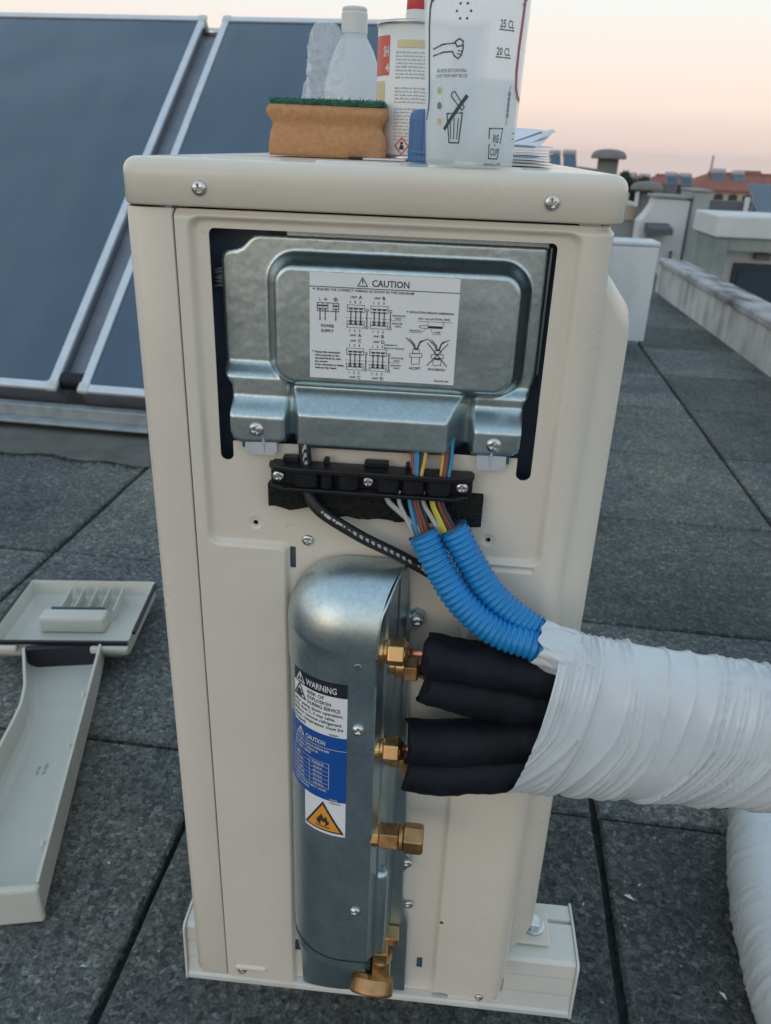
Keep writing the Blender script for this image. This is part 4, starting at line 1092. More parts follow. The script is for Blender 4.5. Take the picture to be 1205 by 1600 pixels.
# --- valve compartment ---------------------------------------------------------------
X1, VW, VD = -.002, .055, .050
XV = .0195                                   # right edge of the front skin
bp = [(-.0495, .100), (.0590, .100), (.0575, .205), (.0530, .222), (.0505, .240), (.0500, .275), (.0545, .281), (.0575, .288), (.0550, .296), (.0505, .302), (.0490, .36), (.0430, .53), (.0432, .552), (.0490, .5545), (.0545, .560), (.0535, .568), (.0475, .571), (.0425, .566), (.0400, .600), (.0380, .612), (-.020, .612), (-.050, .57), (-.052, .20)]
G().prism(bp, 'y', -.0035, REC - .0008).out('valve_back_plate', 'galv_dark', U, bevel=.0008, seg=1)
def vpt(eta, z, off=0., D=VD, w=VW):
    """point on the curved skin; eta 0 = front, 90deg = at the panel"""
    a, c = math.sin(eta), math.cos(eta); n_ = Vector((-a / w, -c / D, 0)).normalized()
    return (X1 - w * a + n_.x * off, -D * c + n_.y * off, z)
ET = [R(90) * i / 26 for i in range(26, -1, -1)]
ring = lambda z, off: [vpt(e, z, off) for e in ET] + [(X1 + (XV - X1) * k / 4, -VD - off, z) for k in range(1, 5)]
zlo, zhi = .1935, .552
gg = G(); gg.rings([ring(zlo, 0), ring(zlo + .002, 0), ring(.3, 0), ring(.45, 0), ring(zhi, 0)], close=False, cap0=False, cap1=False)
gg.out('valve_cover', 'galv_dark', U, smooth=True)
G().rings([ring(zlo, .0008), ring(zlo + .010, .0008)], close=False, cap0=False, cap1=False).out('valve_cover_hem', 'galv_dark', U, smooth=True)
# foot plate following the arc at the bottom
ft = [vpt(e, .1, 0)[:2] for e in ET]
gg = G(); gg.rings([[(-.0500, -.0040, .1930)] + [(x * 1.0, y, .1930) for x, y in ft if x > -.0555] + [(XV, -VD, .1930)], [(-.0500, -.0040, .160)] + [(x * .82 - .005, y * .55 - .002, .150) for x, y in ft if x > -.0555] + [(XV, -VD * .45, .150)], [(-.0490, -.0040, .1005)] + [(x * .75 - .008, min(-.0042, y * .12 - .003), .1005) for x, y in ft if x > -.0555] + [(.012, -.008, .1005)]], close=False, cap0=False, cap1=False)
gg.out('valve_cover_skirt', 'galv_dark', U, smooth=True)
screw(-.0410, -.0080, .1180, .8); 
# domed cap
Z1, HH = .556, .0605; NX = 2.25
def cpow(a, e): return abs(a) ** e
secs = [((X1, z), 1., 0.) for z in (.5285, .531, .545)] + [((X1, Z1), cpow(math.cos(t), 2 / NX), cpow(math.sin(t), 2 / NX)) for t in np.linspace(0, math.pi / 2, 18)] + [((X1 + (.036 - X1) * k / 6, Z1), 0., 1.) for k in range(1, 7)]
EE = [R(90) * i / 22 for i in range(22, -1, -1)]
rings = []; D2, W2 = VD + .0014, VW + .0014
for (bx, bz), ca_, sb_ in secs:
    rg = []
    for e in EE:
        r_ = math.sin(e) ** (2 / NX) if sb_ > 0 else math.sin(e); d_ = math.cos(e) ** (2 / NX) if sb_ > 0 else math.cos(e)
        xe = X1 + (bx - X1) / (.036 - X1) * (XV + .0205 * (1 - d_) - X1)
        rg.append((xe - W2 * r_ * ca_, -D2 * d_, bz + HH * r_ * sb_))
    rings.append(rg)
capm = G(); capm.rings(rings, close=False, cap0=False, cap1=False)
capm.add([(X1, -D2, .5285), (XV, -D2, .5285), (XV, -D2, Z1), (X1, -D2, Z1)], [(0, 1, 2, 3)])
capm.add([(XV, -D2, .5285), (XV + .0015, -D2 + .0015, .5285), (XV + .0015, -D2 + .0015, Z1 + .004), (XV, -D2, Z1)], [(0, 1, 2, 3)])
capm.out('valve_cap', 'galv', U, smooth=True)
# side plate carrying the valves (slants back to the panel)
sp = [(XV - .0003, -VD), (XV + .0012, -VD + .0008), (.0255, -.0400), (.0275, -.0385), (.0330, -.0200), (.0345, -.0185), (.0398, -.0040)]
gg = G(); zz = [.150, .30, .45, .566]
def spz(i, z): return z if z < .56 else (.558, .566, .5965, .5985, .6130, .6135, .6160)[i]
gg.rings([[(x, y, max(spz(i, z), (.205, .205, .200, .200, .17, .17, .12)[i]) if z == .150 else spz(i, z)) for i, (x, y) in enumerate(sp)] for z in zz], close=False, cap0=False, cap1=False); gg.out('valve_side_plate', 'galv_dark', U, smooth=False)
G().tube(spline([(XV + .0005, -VD - .001, .553), (XV + .0012, -VD + .0008, .570), (.0225, -.0455, .588), (.0262, -.0390, .5980), (.0338, -.0190, .6125), (.0392, -.0060, .6160)], 28), .0012, 8).out('valve_side_hem', 'galv', U, smooth=True)
G().lathe([(.0058, 0), (.0068, .01), (.0068, .10), (.0055, .105)], (.0300, -.0330, .205), n=20).out('guard_tube', 'galv_dark', U, smooth=True)
screw(.0072, -VD, .4835, .92); screw(.0086, -VD, .2725, .86)
hl = G().lathe([(.0034, 0), (.0034, -.0006), (.0025, -.0006), (.0022, .001)], (.0058, -D2, .5455), 'y', 18).out('cap_hole', 'galv', U)
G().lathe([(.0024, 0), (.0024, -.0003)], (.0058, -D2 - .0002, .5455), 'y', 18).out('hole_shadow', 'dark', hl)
screw(.0486, -.0036, .5622, .85); screw(.0532, -.0036, .2880, .80); screw(.0570, .0030, .2238, .80)

# --- warning labels on the curved skin ---------------------------------------------------
NS = 200; es = np.linspace(0, R(88), NS)
sl = np.r_[0, np.cumsum(np.hypot(np.diff(VW * np.sin(es)), np.diff(VD * np.cos(es))))]
def on_skin(s, z, off): return vpt(float(np.interp(s, sl, es)), z, off)
def skin_label(name, wd, z0, z1, material, off=.0003):
    k = 22; gg = G(); gg.rings([[on_skin(wd * (1 - i / k), z, off) for i in range(k + 1)] for z in (z0, (z0 + z1) / 2, z1)], close=False, cap0=False, cap1=False)
    return gg.out(name, material, U, smooth=True)
WB, WW, WF = .0665, .0545, .0405
def skm(wd, zb_, off=.0007): return lambda x, y: on_skin(wd - x, zb_ + y, off)
ZW0, ZW1 = .4735, .5283
wl = skin_label('warning_label', WW, ZW0, ZW1, 'label')
hb = Ink().rect(0, .0405, WW, ZW1 - ZW0, 24).out('header_band', skm(WW, ZW0, .0005), 'print_navy', wl)
K = Ink(); tri(K, .0098, .0428, .0090, .0009); K.text('WARNING', .0170, .0436, .0086, bold=.02, w=.0290); K.out('lettering', skm(WW, ZW0, .0009), 'print_white', wl)
K = Ink(); K.line([(.0012, .0270), (.0160, .0270), (.0085, .0400)], .0010, True)
for a in ((.006, .0295), (.0085, .0290), (.0108, .030), (.0088, .0325), (.0070, .0322)): K.disc(a[0], a[1], .0016, 8)
K.line([(.0045, .0285), (.0075, .0345), (.0095, .0300), (.0120, .0310)], .0006)
for i, t_ in enumerate(['RISK OF', 'EXPLOSION', 'DURING SERVICE']): K.text(t_, .0180, .0355 - i * .0050, .0048, bold=.012, w=(.0165, .0225, .0305)[i])
for i, t_ in enumerate(['After pump down operation,', 'fully close 2, 3 way valve.', 'Before remove refrigerant', 'pipes, compressor must be', 'stopped.']): K.text(t_, .0012, .0210 - i * .0046, .0044, bold=.012, w=(.0500, .0435, .0485, .0500, .0150)[i])
K.text('F763878', .0395, .0012, .0022)
K.out('small_print', skm(WW, ZW0), 'print_black', wl)
ZC0, ZC1 = .4035, .4733
cl_ = skin_label('torque_label', WB, ZC0, ZC1, 'print_blue')
K = Ink(); oX = WB - WW
tri(K, oX + .0095, .0590, .0072, .0007); K.text('CAUTION', oX + .0160, .0590, .0062, bold=.02, w=.0200); K.line([(oX - .004, .0565), (WB, .0565)], .0004)
for i, t_ in enumerate(['USE TWO TORQUE WRENCHES', 'REQUIRED TORQUE AS', 'IN THE TABLE']): K.text(t_, oX + .0015, .0520 - i * .0040, .0034, w=(.0380, .0275, .0200)[i])
x0, x1, xm = oX - .001, oX + .0395, oX + .0200; yt, yb_ = .0400, .0130
K.line([(x0, yt), (x1, yt), (x1, yb_), (x0, yb_)], .0003, True); K.line([(xm, yt), (xm, yb_)], .0003)
K.text('SIZE', x0 + .004, yt - .0036, .0030); K.text('TORQUE', xm + .0025, yt - .0036, .0030)
for i, (a, b) in enumerate([('6.35 mm', '18 N·m'), ('9.52 mm', '42 N·m'), ('12.7 mm', '55 N·m'), ('15.88 mm', '65 N·m'), ('19.05 mm', '100 N·m')]):
    y = yt - .0082 - i * .0045; K.line([(x0, y + .0038), (x1, y + .0038)], .00025); K.text(a, x0 + .0028, y, .0030); K.text(b, xm + .004, y, .0030)
K.text('OVER TORQUE MAY CAUSE', oX + .0008, .0090, .0029); K.text('GAS LEAKAGE.', oX + .0008, .0052, .0029); K.text('F762998', oX + .0400, .0012, .0020)
K.out('lettering', skm(WB, ZC0), 'print_white', cl_)
ZF0, ZF1 = .3640, .4033
fl_ = skin_label('flammable_label', WF, ZF0, ZF1, 'label')
K = Ink()
def trip(cx, cy, s, n=10):
    return [(cx - s * .58, cy), (cx + s * .58, cy), (cx, cy + s)]
def fill_tri(ink, cx, y0, s):
    rows = 10; v = []
    for i in range(rows + 1):
        hw = s * .58 * (1 - i / rows); y = y0 + s * i / rows
        for j in range(13): v.append((cx - hw + 2 * hw * j / 12, y))
    ink.add(v, [(i * 13 + j, i * 13 + j + 1, (i + 1) * 13 + j + 1, (i + 1) * 13 + j) for i in range(rows) for j in range(12)])
fill_tri(K, .0200, .0030, .0338); K.out('triangle_border', skm(WF, ZF0, .0006), 'print_black', fl_)
K = Ink(); fill_tri(K, .0200, .0050, .0282); K.out('triangle_field', skm(WF, ZF0, .0009), 'print_orange', fl_)
K = Ink(); fx, fy, fs = .0200, .0100, .0130
K.poly([(fx + a * fs, fy + b * fs) for a, b in [(-.25, 0), (-.46, .22), (-.45, .50), (-.36, .38), (-.30, .62), (-.16, .80), (-.17, .98), (.02, .78), (.06, .56), (.16, .68), (.20, .86), (.34, .58), (.36, .40), (.47, .48), (.46, .20), (.26, 0), (.16, .02), (.24, .16), (.18, .34), (.05, .22), (-.02, .40), (-.12, .28), (-.18, .14), (-.12, .02)]])
K.rect(fx - .0068, fy - .0022, fx + .0068, fy - .0011, 6); K.text('F708663-AA', .0260, .0372, .0020)
K.out('flame', skm(WF, ZF0, .0012), 'print_black', fl_)

# --- brass valves ---------------------------------------------------------------------
def hexnut(gg, x0, x1, y, z, r_, ph=.1):
    c = r_ * .12; gg.lathe([(r_ * .86, x0), (r_, x0 + c), (r_, x1 - c), (r_ * .86, x1)], (0, y, z), 'x', 6, ph=ph)
def valve(z, y, kind):
    gg = G()
    gg.lathe([(.0090, .008), (.0090, .0200), (.0096, .0206), (.0096, .0245), (.0080, .0250), (.0080, .0275)], (0, y, z), 'x', 28)
    v = gg.out('valve', 'brass', U, smooth=False, bevel=.0006, seg=1)
    gg = G(); hexnut(gg, .0272, .0415, y, z, .0116, .15); gg.lathe([(.0095, .0410), (.0070, .0440), (.0046, .0450)], (0, y, z), 'x', 24)
    gg.out('flare_nut', 'brass', v, bevel=.0006)
    return v
va = valve(.5560, -.040, 0)
vb = valve(.4585, -.040, 0)
for z, dy in ((.5330, -.024), (.4375, -.024)):
    gg = G(); gg.lathe([(.0085, .020), (.0085, .0335), (.0098, .0340), (.0098, .0410), (.0070, .0420)], (0, dy, z), 'x', 24)
    w = gg.out('rear_valve', 'brass', U, bevel=.0005, seg=1)
    gg = G(); hexnut(gg, .0405, .0525, dy - .002, z - .002, .0112, .4); gg.out('flare_nut', 'brass_old', w, bevel=.0005)
y, z = -.040, .3600
gg = G(); gg.lathe([(.0100, .010), (.0100, .0270), (.0088, .0275)], (0, y, z), 'x', 8); v3 = gg.out('valve', 'brass', U, bevel=.0005, seg=1)
gg = G(); hexnut(gg, .0268, .0450, y, z, .0122, .2); gg.lathe([(.0105, .0445), (.0118, .0455), (.0118, .0480), (.0098, .0490)], (0, y, z), 'x', 28); gg.out('union', 'brass_old', v3, bevel=.0005)
gg = G(); hexnut(gg, .0486, .0665, y, z, .0136, .55); gg.out('end_cap', 'brass_old', v3, bevel=.0010)
# drain fitting at the bottom
gg = G(); gg.lathe([(.0085, 0), (.0105, .004), (.0105, .030), (.0120, .034)], (.0330, -.0260, .150), n=24)
gg.box(.030, .050, -.020, -.004, .190, .2005); gg.box(.0255, .0400, -.036, -.016, .160, .198)
dv = gg.out('drain_valve', 'brass', U, bevel=.0014)
ax = Vector((-.05, -.70, -.62)).normalized(); MX = Matrix.Translation((.0260, -.0310, .1470)) @ ax.to_track_quat('Z', 'Y').to_matrix().to_4x4()
G().lathe([(.0180, -.010), (.0212, -.005), (.0218, .007), (.0204, .0092), (.0060, .0096)], n=32).out('drain_cap', 'brass_old', dv, M4=MX, bevel=.0006, seg=1)

# ================================================================== SUPPORT RAILS, CABLES, PIPES
def support_rail(label, y0):
    t = thing('support_rail', label, 'support rail', (.02, y0 + .045, 0), 'white plastic rails under the unit')
    X0, X1_ = -.200, .2505
    prof = [(y0, 0), (y0 + .092, 0), (y0 + .092, .006), (y0 + .089, .009), (y0 + .087, .068), (y0 + .083, .0815), (y0 + .061, .0835), (y0 + .0605, .0785), (y0 + .0555, .0785), (y0 + .055, .0835), (y0 + .009, .0825), (y0 + .005, .0785), (y0 + .0035, .060), (y0 + .0042, .0575), (y0 + .002, .034), (y0 + .0028, .031), (y0 - .0005, .010), (y0 - .003, .007), (y0 - .003, 0)]
    gg = G(); n = len(prof)
    gg.rings([[(x, a, b) for a, b in prof[::-1]] for x in (X0, X1_)], cap0=False, cap1=False).out('extrusion', 'pvc', t)
    for x, s in ((X0, -1), (X1_, 1)):
        pr = [(a + (.0012 if a > y0 + .045 else -.0012), b + .0010) for a, b in prof if b not in (.0785, )]
        pr = [(y0 - .004, 0), (y0 + .0935, 0), (y0 + .0915, .068), (y0 + .086, .0835), (y0 + .060, .0852), (y0 + .0055, .0846), (y0 + .0005, .079), (y0 - .0015, .034)]
        G().prism(pr if s > 0 else pr, 'x', x + (.0004 if s > 0 else -.0034), x + (.0034 if s > 0 else -.0004)).out('end_cap', 'pvc', t, bevel=.0008, seg=1)
support_rail('white plastic support rail under the near end of the unit', .0555)
support_rail('white plastic support rail under the far end of the unit', .735)

# --- corrugated conduits
def conduit(label, ctrl, rad):
    t = thing('corrugated_conduit', label, 'conduit', tuple(ctrl[0]), 'blue corrugated conduits')
    P = spline(ctrl, 900); ln = np.sum(np.linalg.norm(np.diff(P, axis=0), axis=1)); pitch = .0046
    n = int(ln / pitch * 8); P = spline(ctrl, n)
    r_ = []
    for i in range(n):
        ph = (i % 8) / 8; q = .5 + .5 * math.cos(2 * math.pi * ph); r_.append(rad * (.885 + .115 * (sstep(q, .15, .8))))
    G().tube(P, r_, 26, False).out('sleeve', 'blue_conduit', t, smooth=True)
    G().tube(P, rad * .80, 16, True).out('lining', 'dark', t, smooth=True)
    return t, P
C1 = [(.0488, -.025, .6533), (.0613, -.031, .6315), (.0821, -.040, .6045), (.1091, -.047, .5858), (.143, -.050, .5765), (.178, -.046, .5600)]
C2 = [(.0710, -.020, .6574), (.0855, -.024, .6335), (.1040, -.030, .6088), (.1255, -.034, .5915), (.1490, -.037, .5785), (.182, -.041, .5600)]
t1, _ = conduit('blue corrugated conduit nearer the black power cable', C1, .0116)
t2, _ = conduit('blue corrugated conduit farther from the black power cable', C2, .0116)
def wire(t, ctrl, m_, r_=.0014): G().tube(spline(ctrl, 22), r_, 8).out('wire', m_, t, smooth=True)
# wires between clamp and conduits
for t, ws in ((t1, [('wire_grey', .0215, .031, .0022), ('wire_grey', .0300, .040, .0017), ('wire_blue', .0380, .0440, .0016), ('wire_blue', .0395, .0465, .0014), ('wire_red', .0420, .0490, .0016), ('wire_brown', .0440, .0520, .0016), ('wire_black', .0465, .0535, .0014)]),
              (t2, [('wire_grey', .0480, .0610, .0020), ('wire_yellow', .0545, .0640, .0015), ('wire_yellow', .0560, .0665, .0015), ('wire_brown', .0590, .0690, .0016), ('wire_red', .0605, .0720, .0013), ('wire_black', .0630, .0745, .0016)])):
    for i, (m_, xa, xb, r_) in enumerate(ws):
        if i == 0 and t is t1: xb = .0450
        y = -.016 - .0015 * (i % 3)
        wire(t, [(xa - .001, y + .006, .681), (xa, y + .004, .672), ((xa + xb) / 2, y, .663), (xb, y - .004, .654), (xb + .006, y - .006, .640)], m_, r_)
# wires between the cover and the clamp
for t, ws in ((t1, [('wire_red', .0350, .0395), ('wire_blue', .0385, .0410), ('wire_blue', .0405, .0420), ('wire_black', .0420, .0435), ('wire_black', .0440, .0445), ('wire_amber', .0475, .0455), ('wire_brown', .0365, .0400)]),
              (t2, [('wire_amber', .0600, .0600), ('wire_red', .0620, .0615), ('wire_brown', .0635, .0625), ('wire_black', .0655, .0640), ('wire_blue', .0668, .0655)])):
    for i, (m_, xa, xb) in enumerate(ws):
        y = -.0125 - .0012 * (i % 3)
        wire(t, [(xa + (xa - xb) * .4, .011, .724), (xa, .0035 - .001 * (i % 3), .7145), ((xa + xb) / 2 + .0005, y + .007, .705), (xb, y, .697), (xb, y + .002, .688)], m_, .0014)

# --- power cable
pc = thing('power_cable', 'black power cable with white dashed print crossing behind the blue conduits', 'cable', (-.044, -.012, .72))
CP = spline([(-.0441, .004, .728), (-.0441, .000, .716), (-.0438, -.0025, .7047), (-.0426, -.003, .6913), (-.0418, -.0045, .6800), (-.0385, -.0095, .6690), (-.0320, -.0115, .6610), (-.0210, -.012, .6530), (.0036, -.011, .6385), (.033, -.010, .6245), (.0609, -.009, .6085), (.088, -.0085, .5905), (.120, -.010, .5760), (.150, -.018, .566), (.19, -.03, .56)], 160)
G().tube(CP, .0047, 20).out('jacket', 'cable', pc, smooth=True)
gg = G()
camp = np.array([0.0591, -0.5585, 0.9152])
def cable_pt(s_, w_):
    """point on the jacket: s_ along (0..1), w_ radians round from a printed line on the upper front"""
    i = s_ * (len(CP) - 1); k = int(min(i, len(CP) - 2)); p = CP[k] + (CP[k + 1] - CP[k]) * (i - k); t_ = CP[k + 1] - CP[k]; t_ /= np.linalg.norm(t_)
    n_ = np.array([.1, -.9, .42]); n_ = n_ - t_ * (n_ @ t_); n_ /= np.linalg.norm(n_); b_ = np.cross(t_, n_)
    return tuple(p + (n_ * math.cos(w_) + b_ * math.sin(w_)) * .00492)
def dash(sa_, sb_, w0, w1, sk=.004):
    gg.add([cable_pt(sa_, w0), cable_pt(sb_, w0), cable_pt(sb_ + sk, w1), cable_pt(sa_ + sk, w1), cable_pt(sa_, (w0 + w1) / 2), cable_pt(sb_, (w0 + w1) / 2)], [(0, 1, 5, 4), (4, 5, 2, 3)])
for k in range(10): dash(.325 + k * .0165, .325 + k * .0165 + .0085, -.22, .26)
for k in range(9): dash(.540 + k * .0155, .540 + k * .0155 + .0085, -.22, .26)
dash(.312, .318, -.1, .1); dash(.50, .506, -.15, .15)
for k in range(3): dash(.06 + k * .018, .07 + k * .018, -.3, .35, .012)
pr = stuff(gg.out('printing', 'wire_grey', pc))
ltxt = Ink(); ltxt.blurred(0, 0, .0034, .022, random.Random(31))
total = np.sum(np.linalg.norm(np.diff(CP, axis=0), axis=1))
o = ltxt.out('lettering', lambda x, y: cable_pt(.235 + x / total, (y - .0012) / .0052), 'print_white', pr)
lt2 = Ink(); lt2.text('30', 0, 0, .004); lt2.out('lettering', lambda x, y: cable_pt(.512 + x / total, (y - .0012) / .0052), 'print_white', pr)

# --- insulated pipes
PB = thing('pipe_bundle', 'bundle of insulated copper pipes wrapped in white tape leaving the unit', 'pipe bundle', (.2, -.045, .51))
def insulated(ctrl, r_, seed, open_x=0.):
    P = spline(ctrl, 40); rr = np.full(40, r_); k = np.arange(40)
    rr *= 1 + .025 * np.sin(k * .5 + seed) + .012 * np.sin(k * 1.7 + seed * 2); rr[0] *= .95; rr[1] *= .985
    g_ = G().tube(P, rr, 36, True)
    vv = np.array(g_.v); ii = np.repeat(np.arange(40), 36); aa = np.tile(np.arange(36), 40) / 36 * 2 * math.pi
    cen = np.repeat(np.array([tuple(p) for p in P]), 36, axis=0); d_ = vv - cen
    k_ = 1 + .10 * (fnoise(ii * .16 + seed * 3, 2.0 + 1.5 * np.cos(aa), 3) - .5) + .06 * (fnoise(ii * .45 + seed, 4 + 2.2 * np.sin(aa), 2) - .5)
    k_ = k_ - .07 * np.exp(-((aa - (1.2 + .25 * np.sin(ii * .12 + seed))) / .09) ** 2)
    ends = np.where(ii == 0, 1, 0)[:, None] * np.array([[.0030, 0, 0]]) * (np.sin(2 * aa + seed) + .5 * np.sin(5 * aa))[:, None]
    g_.v = [tuple(q) for q in cen + d_ * k_[:, None] + ends]
    g_.out('insulation_tube', 'rubber', PB, smooth=True)
    # cut face of the tube
    return P
insulated([(.0585, -.040, .5550), (.085, -.041, .5530), (.115, -.043, .5510), (.155, -.046, .5480), (.19, -.046, .5440)], .0178, 1)
insulated([(.0600, -.036, .5275), (.075, -.038, .5245), (.105, -.042, .5225), (.140, -.044, .5210), (.19, -.046, .5200)], .0182, 2)
insulated([(.0485, -.039, .4675), (.075, -.040, .4700), (.105, -.042, .4760), (.140, -.044, .4850), (.19, -.046, .4960)], .0192, 3)
insulated([(.0500, -.037, .4370), (.075, -.039, .4385), (.105, -.042, .4460), (.140, -.044, .4570), (.19, -.046, .4720)], .0200, 4)
for (x0, x1, y, z, r_) in ((.043, .070, -.040, .5558, .0034), (.043, .060, -.040, .4600, .0030)):
    G().tube([(x0, y, z), ((x0 + x1) / 2, y - .0005, z + .0005), (x1, y - .001, z + .001)], r_, 16).out('copper_pipe', 'copper', PB, smooth=True)
G().tube([(.050, -.026, .531), (.064, -.030, .527)], .0048, 16).out('copper_pipe', 'copper', PB, smooth=True)
G().tube([(.050, -.026, .436), (.064, -.032, .438)], .0048, 16).out('copper_pipe', 'copper', PB, smooth=True)
gg = G(); rj = random.Random(12)
for (x, z) in ((.0615, .5205), (.0630, .5180), (.0640, .5220), (.0655, .5235)):
    a = rj.uniform(0, 3); gg.add([(x, -.0510, z), (x + .0022 * math.cos(a), -.0520, z + .0022 * math.sin(a)), (x + .001, -.0513, z + .0012)], [(0, 1, 2)])
gg.out('torn_fibre', 'tape', PB)

def wrapped(parent, name, ctrl, ry, rz, nu, nv, seed, slant=0., lean=0., pw=2.6, tpitch=.052, taper=(1, 1, 1)):
    """tape-wrapped bundle: superellipse section along ctrl, helical tape edges and pulled folds"""
    P = spline(ctrl, nu); T = np.gradient(P, axis=0); T /= np.linalg.norm(T, axis=1)[:, None]
    up = np.array([0, 0, 1.]); V_ = up - T * (T @ up)[:, None]; V_ /= np.linalg.norm(V_, axis=1)[:, None]; H_2 = np.cross(T, V_)
    s = np.r_[0, np.cumsum(np.linalg.norm(np.diff(P, axis=0), axis=1))]
    th = np.linspace(math.pi, 3 * math.pi, nv, endpoint=False)
    S, TH = np.meshgrid(s, th, indexing='ij')
    c, sn = np.cos(TH), np.sin(TH)
    rad = (np.abs(c) ** pw + np.abs(sn) ** pw) ** (-1 / pw)
    ang = TH / (2 * math.pi) - .5; rz = rz * np.interp(S, [0, .2, .6], taper)
    # overlapping turns of stretched film: irregular edges that lean where the film is pulled under
    rl_ = random.Random(seed); edges = []; p_ = -.05
    front = np.where(c > -.2, 1., -.5)
    while p_ < s[-1] + .08:
        edges.append((p_, rl_.uniform(.006, .034), rl_.uniform(-.004, .006), rl_.uniform(.0032, .0065), rl_.uniform(0, 9))); p_ += rl_.uniform(.012, .042) * tpitch / .052
    tt = np.full(S.shape, 9.0); pit = np.full(S.shape, .006); sid = np.zeros(S.shape)
    for (e0, pull, tl_, pt_, sd_) in edges:
        ek = e0 - pull * np.clip(.15 - sn, 0, 1.15) ** 1.25 * front + tl_ * sn + .0035 * (fnoise(ang * 7 + sd_, S * 0 + sd_, 2) - .5)
        t_ = S - ek; m_ = t_ >= 0
        tt = np.where(m_, t_, tt); pit = np.where(m_, pt_, pit); sid = np.where(m_, sd_, sid)
    lap = .0016 * np.exp(-tt / .0035) + .0005 * np.exp(-((tt - .0012) / .0008) ** 2)
    wob = 1.7 * fnoise(tt * 60 + sid * 5, ang * 3 + sid, 2) + 1.2 * vnoise(tt * 130 + sid, ang * 1.5 + sid * 2)
    ph = tt / pit + wob
    patch = sstep(fnoise(tt * 38 + sid * 3, ang * 4.5 + sid * 7, 3), .40, .66)
    fold = .0024 * patch * (1 - np.abs(np.sin(ph * math.pi)) ** .55)
    ph2 = tt / .019 + 1.9 * fnoise(tt * 24 + sid, ang * 2.2 + sid, 2)
    big = .0033 * (1 - np.abs(np.sin(ph2 * math.pi)) ** .28) * sstep(fnoise(tt * 20 + 9 + sid, ang * 3.5 + sid * 2, 2), .46, .68)
    low = .0022 * (fnoise(S * 9 + seed * 5, ang * 4, 2) - .5)
    d = lap + fold + big + low
    sl_ = slant * np.sin(TH)                     # slanted end
    fade = np.clip(1 - S / .10, 0, 1)
    off = (sl_ * fade)[..., None] * T[:, None, :]
    pos = P[:, None, :] + V_[:, None, :] * ((rz * rad + d) * sn)[..., None] + H_2[:, None, :] * ((ry * rad + d) * c)[..., None] + off
    v = pos.reshape(-1, 3); idx = np.arange(nu * nv).reshape(nu, nv)
    nx = np.roll(idx, -1, 1)
    f = np.stack([idx[:-1], nx[:-1], nx[1:], idx[1:]], -1).reshape(-1, 4)
    faces = [tuple(q) for q in f] + [tuple(idx[-1])]
    return obj(name, v, faces, 'tape', parent, smooth=True), pos
wrapped(PB, 'tape_wrap', [(.143, -.046, .5120), (.19, -.046, .5115), (.25, -.046, .5100), (.32, -.046, .5070), (.40, -.045, .5040), (.52, -.044, .4960), (.62, -.03, .47)], .036, .0735, 560, 170, 3, slant=.0135, pw=2.15, taper=(1, .83, .80))
# crumpled tape collar gathered round the two conduits
kn = []
ax_ = spline([(.1395, -.0435, .5800), (.1500, -.0440, .5755), (.1650, -.0450, .5690), (.1850, -.0455, .5600)], 30)
for i in range(30):
    u_ = i / 29; ring = []
    for j in range(64):
        a = 2 * math.pi * j / 64
        w_ = 1 + .04 * math.sin(5 * a + u_ * 7) + .035 * math.sin(11 * a - u_ * 9) + .03 * math.sin(23 * a + u_ * 6)
        e_ = .0022 * (math.sin(4 * a + 1) + .6 * math.sin(9 * a)) * (1 - u_) ** 2
        ry_, rz_ = .0205 + .003 * u_, .0142 + .006 * u_
        ring.append((ax_[i][0] + e_ + .010 * math.cos(a) * .35, ax_[i][1] + ry_ * w_ * math.sin(a), ax_[i][2] + rz_ * w_ * math.cos(a)))
    kn.append(ring)
G().rings(kn, True, False, False).out('tape_collar', 'tape', PB, smooth=True)
# --- second wrapped bundle on the slabs
SB, _ = wrapped(None, 'wrapped_pipe', [(.60, .395, .050), (.570, .34, .058), (.540, .25, .060), (.520, .16, .060), (.510, .07, .060), (.512, -.03, .060), (.518, -.16, .060), (.54, -.40, .060), (.57, -.8, .060)], .057, .057, 420, 120, 8, lean=.15, pw=2.4, tpitch=.06)
tag(SB, 'white tape-wrapped pipe lying on the slabs at the lower right corner', 'wrapped pipe')

# ================================================================== REMOVED SERVICE COVER ON THE SLABS
CVR = R(13.0)
CO = Vector((-.6390, .7320, .061))          # centre of the tray rim
cv = thing('service_cover', 'removed cream service cover lying open side up left of the unit', 'cover', (CO.x, CO.y, 0))
cx_, sx__ = math.cos(CVR), math.sin(CVR)
def cvm(p, tray=False):
    """local: a across, b along (+ towards the back), c up from the rim plane"""
    a, b, c = p
    ang = R(7.0) if tray else CVR
    c_, s_ = math.cos(ang), math.sin(ang)
    return (CO.x + a * c_ - b * s_, CO.y + a * s_ + b * c_, CO.z + c)
def cvg(gg, name, m_='cover_in', parent=None, tray=False, **k):
    gg.v = [cvm(p, tray) for p in gg.v]; return gg.out(name, m_, parent or cv, **k)
TW, TB0, TB1, TD = .128, -.112, .112, -.040
# tray: outer and inner skin, rim
def rr4(x0, x1, y0, y1, r_, z): return [(p[0], p[1], z) for p in rrect(x0, x1, y0, y1, r_, z, 5)]
gg = G(); gg.rings([rr4(-TW + .012, TW - .012, TB0 + .012, TB1 - .012, .012, TD - .003), rr4(-TW, TW, TB0, TB1, .010, TD + .010), rr4(-TW, TW, TB0, TB1, .006, 0), rr4(-TW + .003, TW - .003, TB0 + .003, TB1 - .003, .004, 0), rr4(-TW + .008, TW - .008, TB0 + .006, TB1 - .012, .010, TD + .012), rr4(-TW + .022, TW - .022, TB0 + .010, TB1 - .030, .010, TD)])
cvg(gg, 'tray', tray=True, smooth=False)
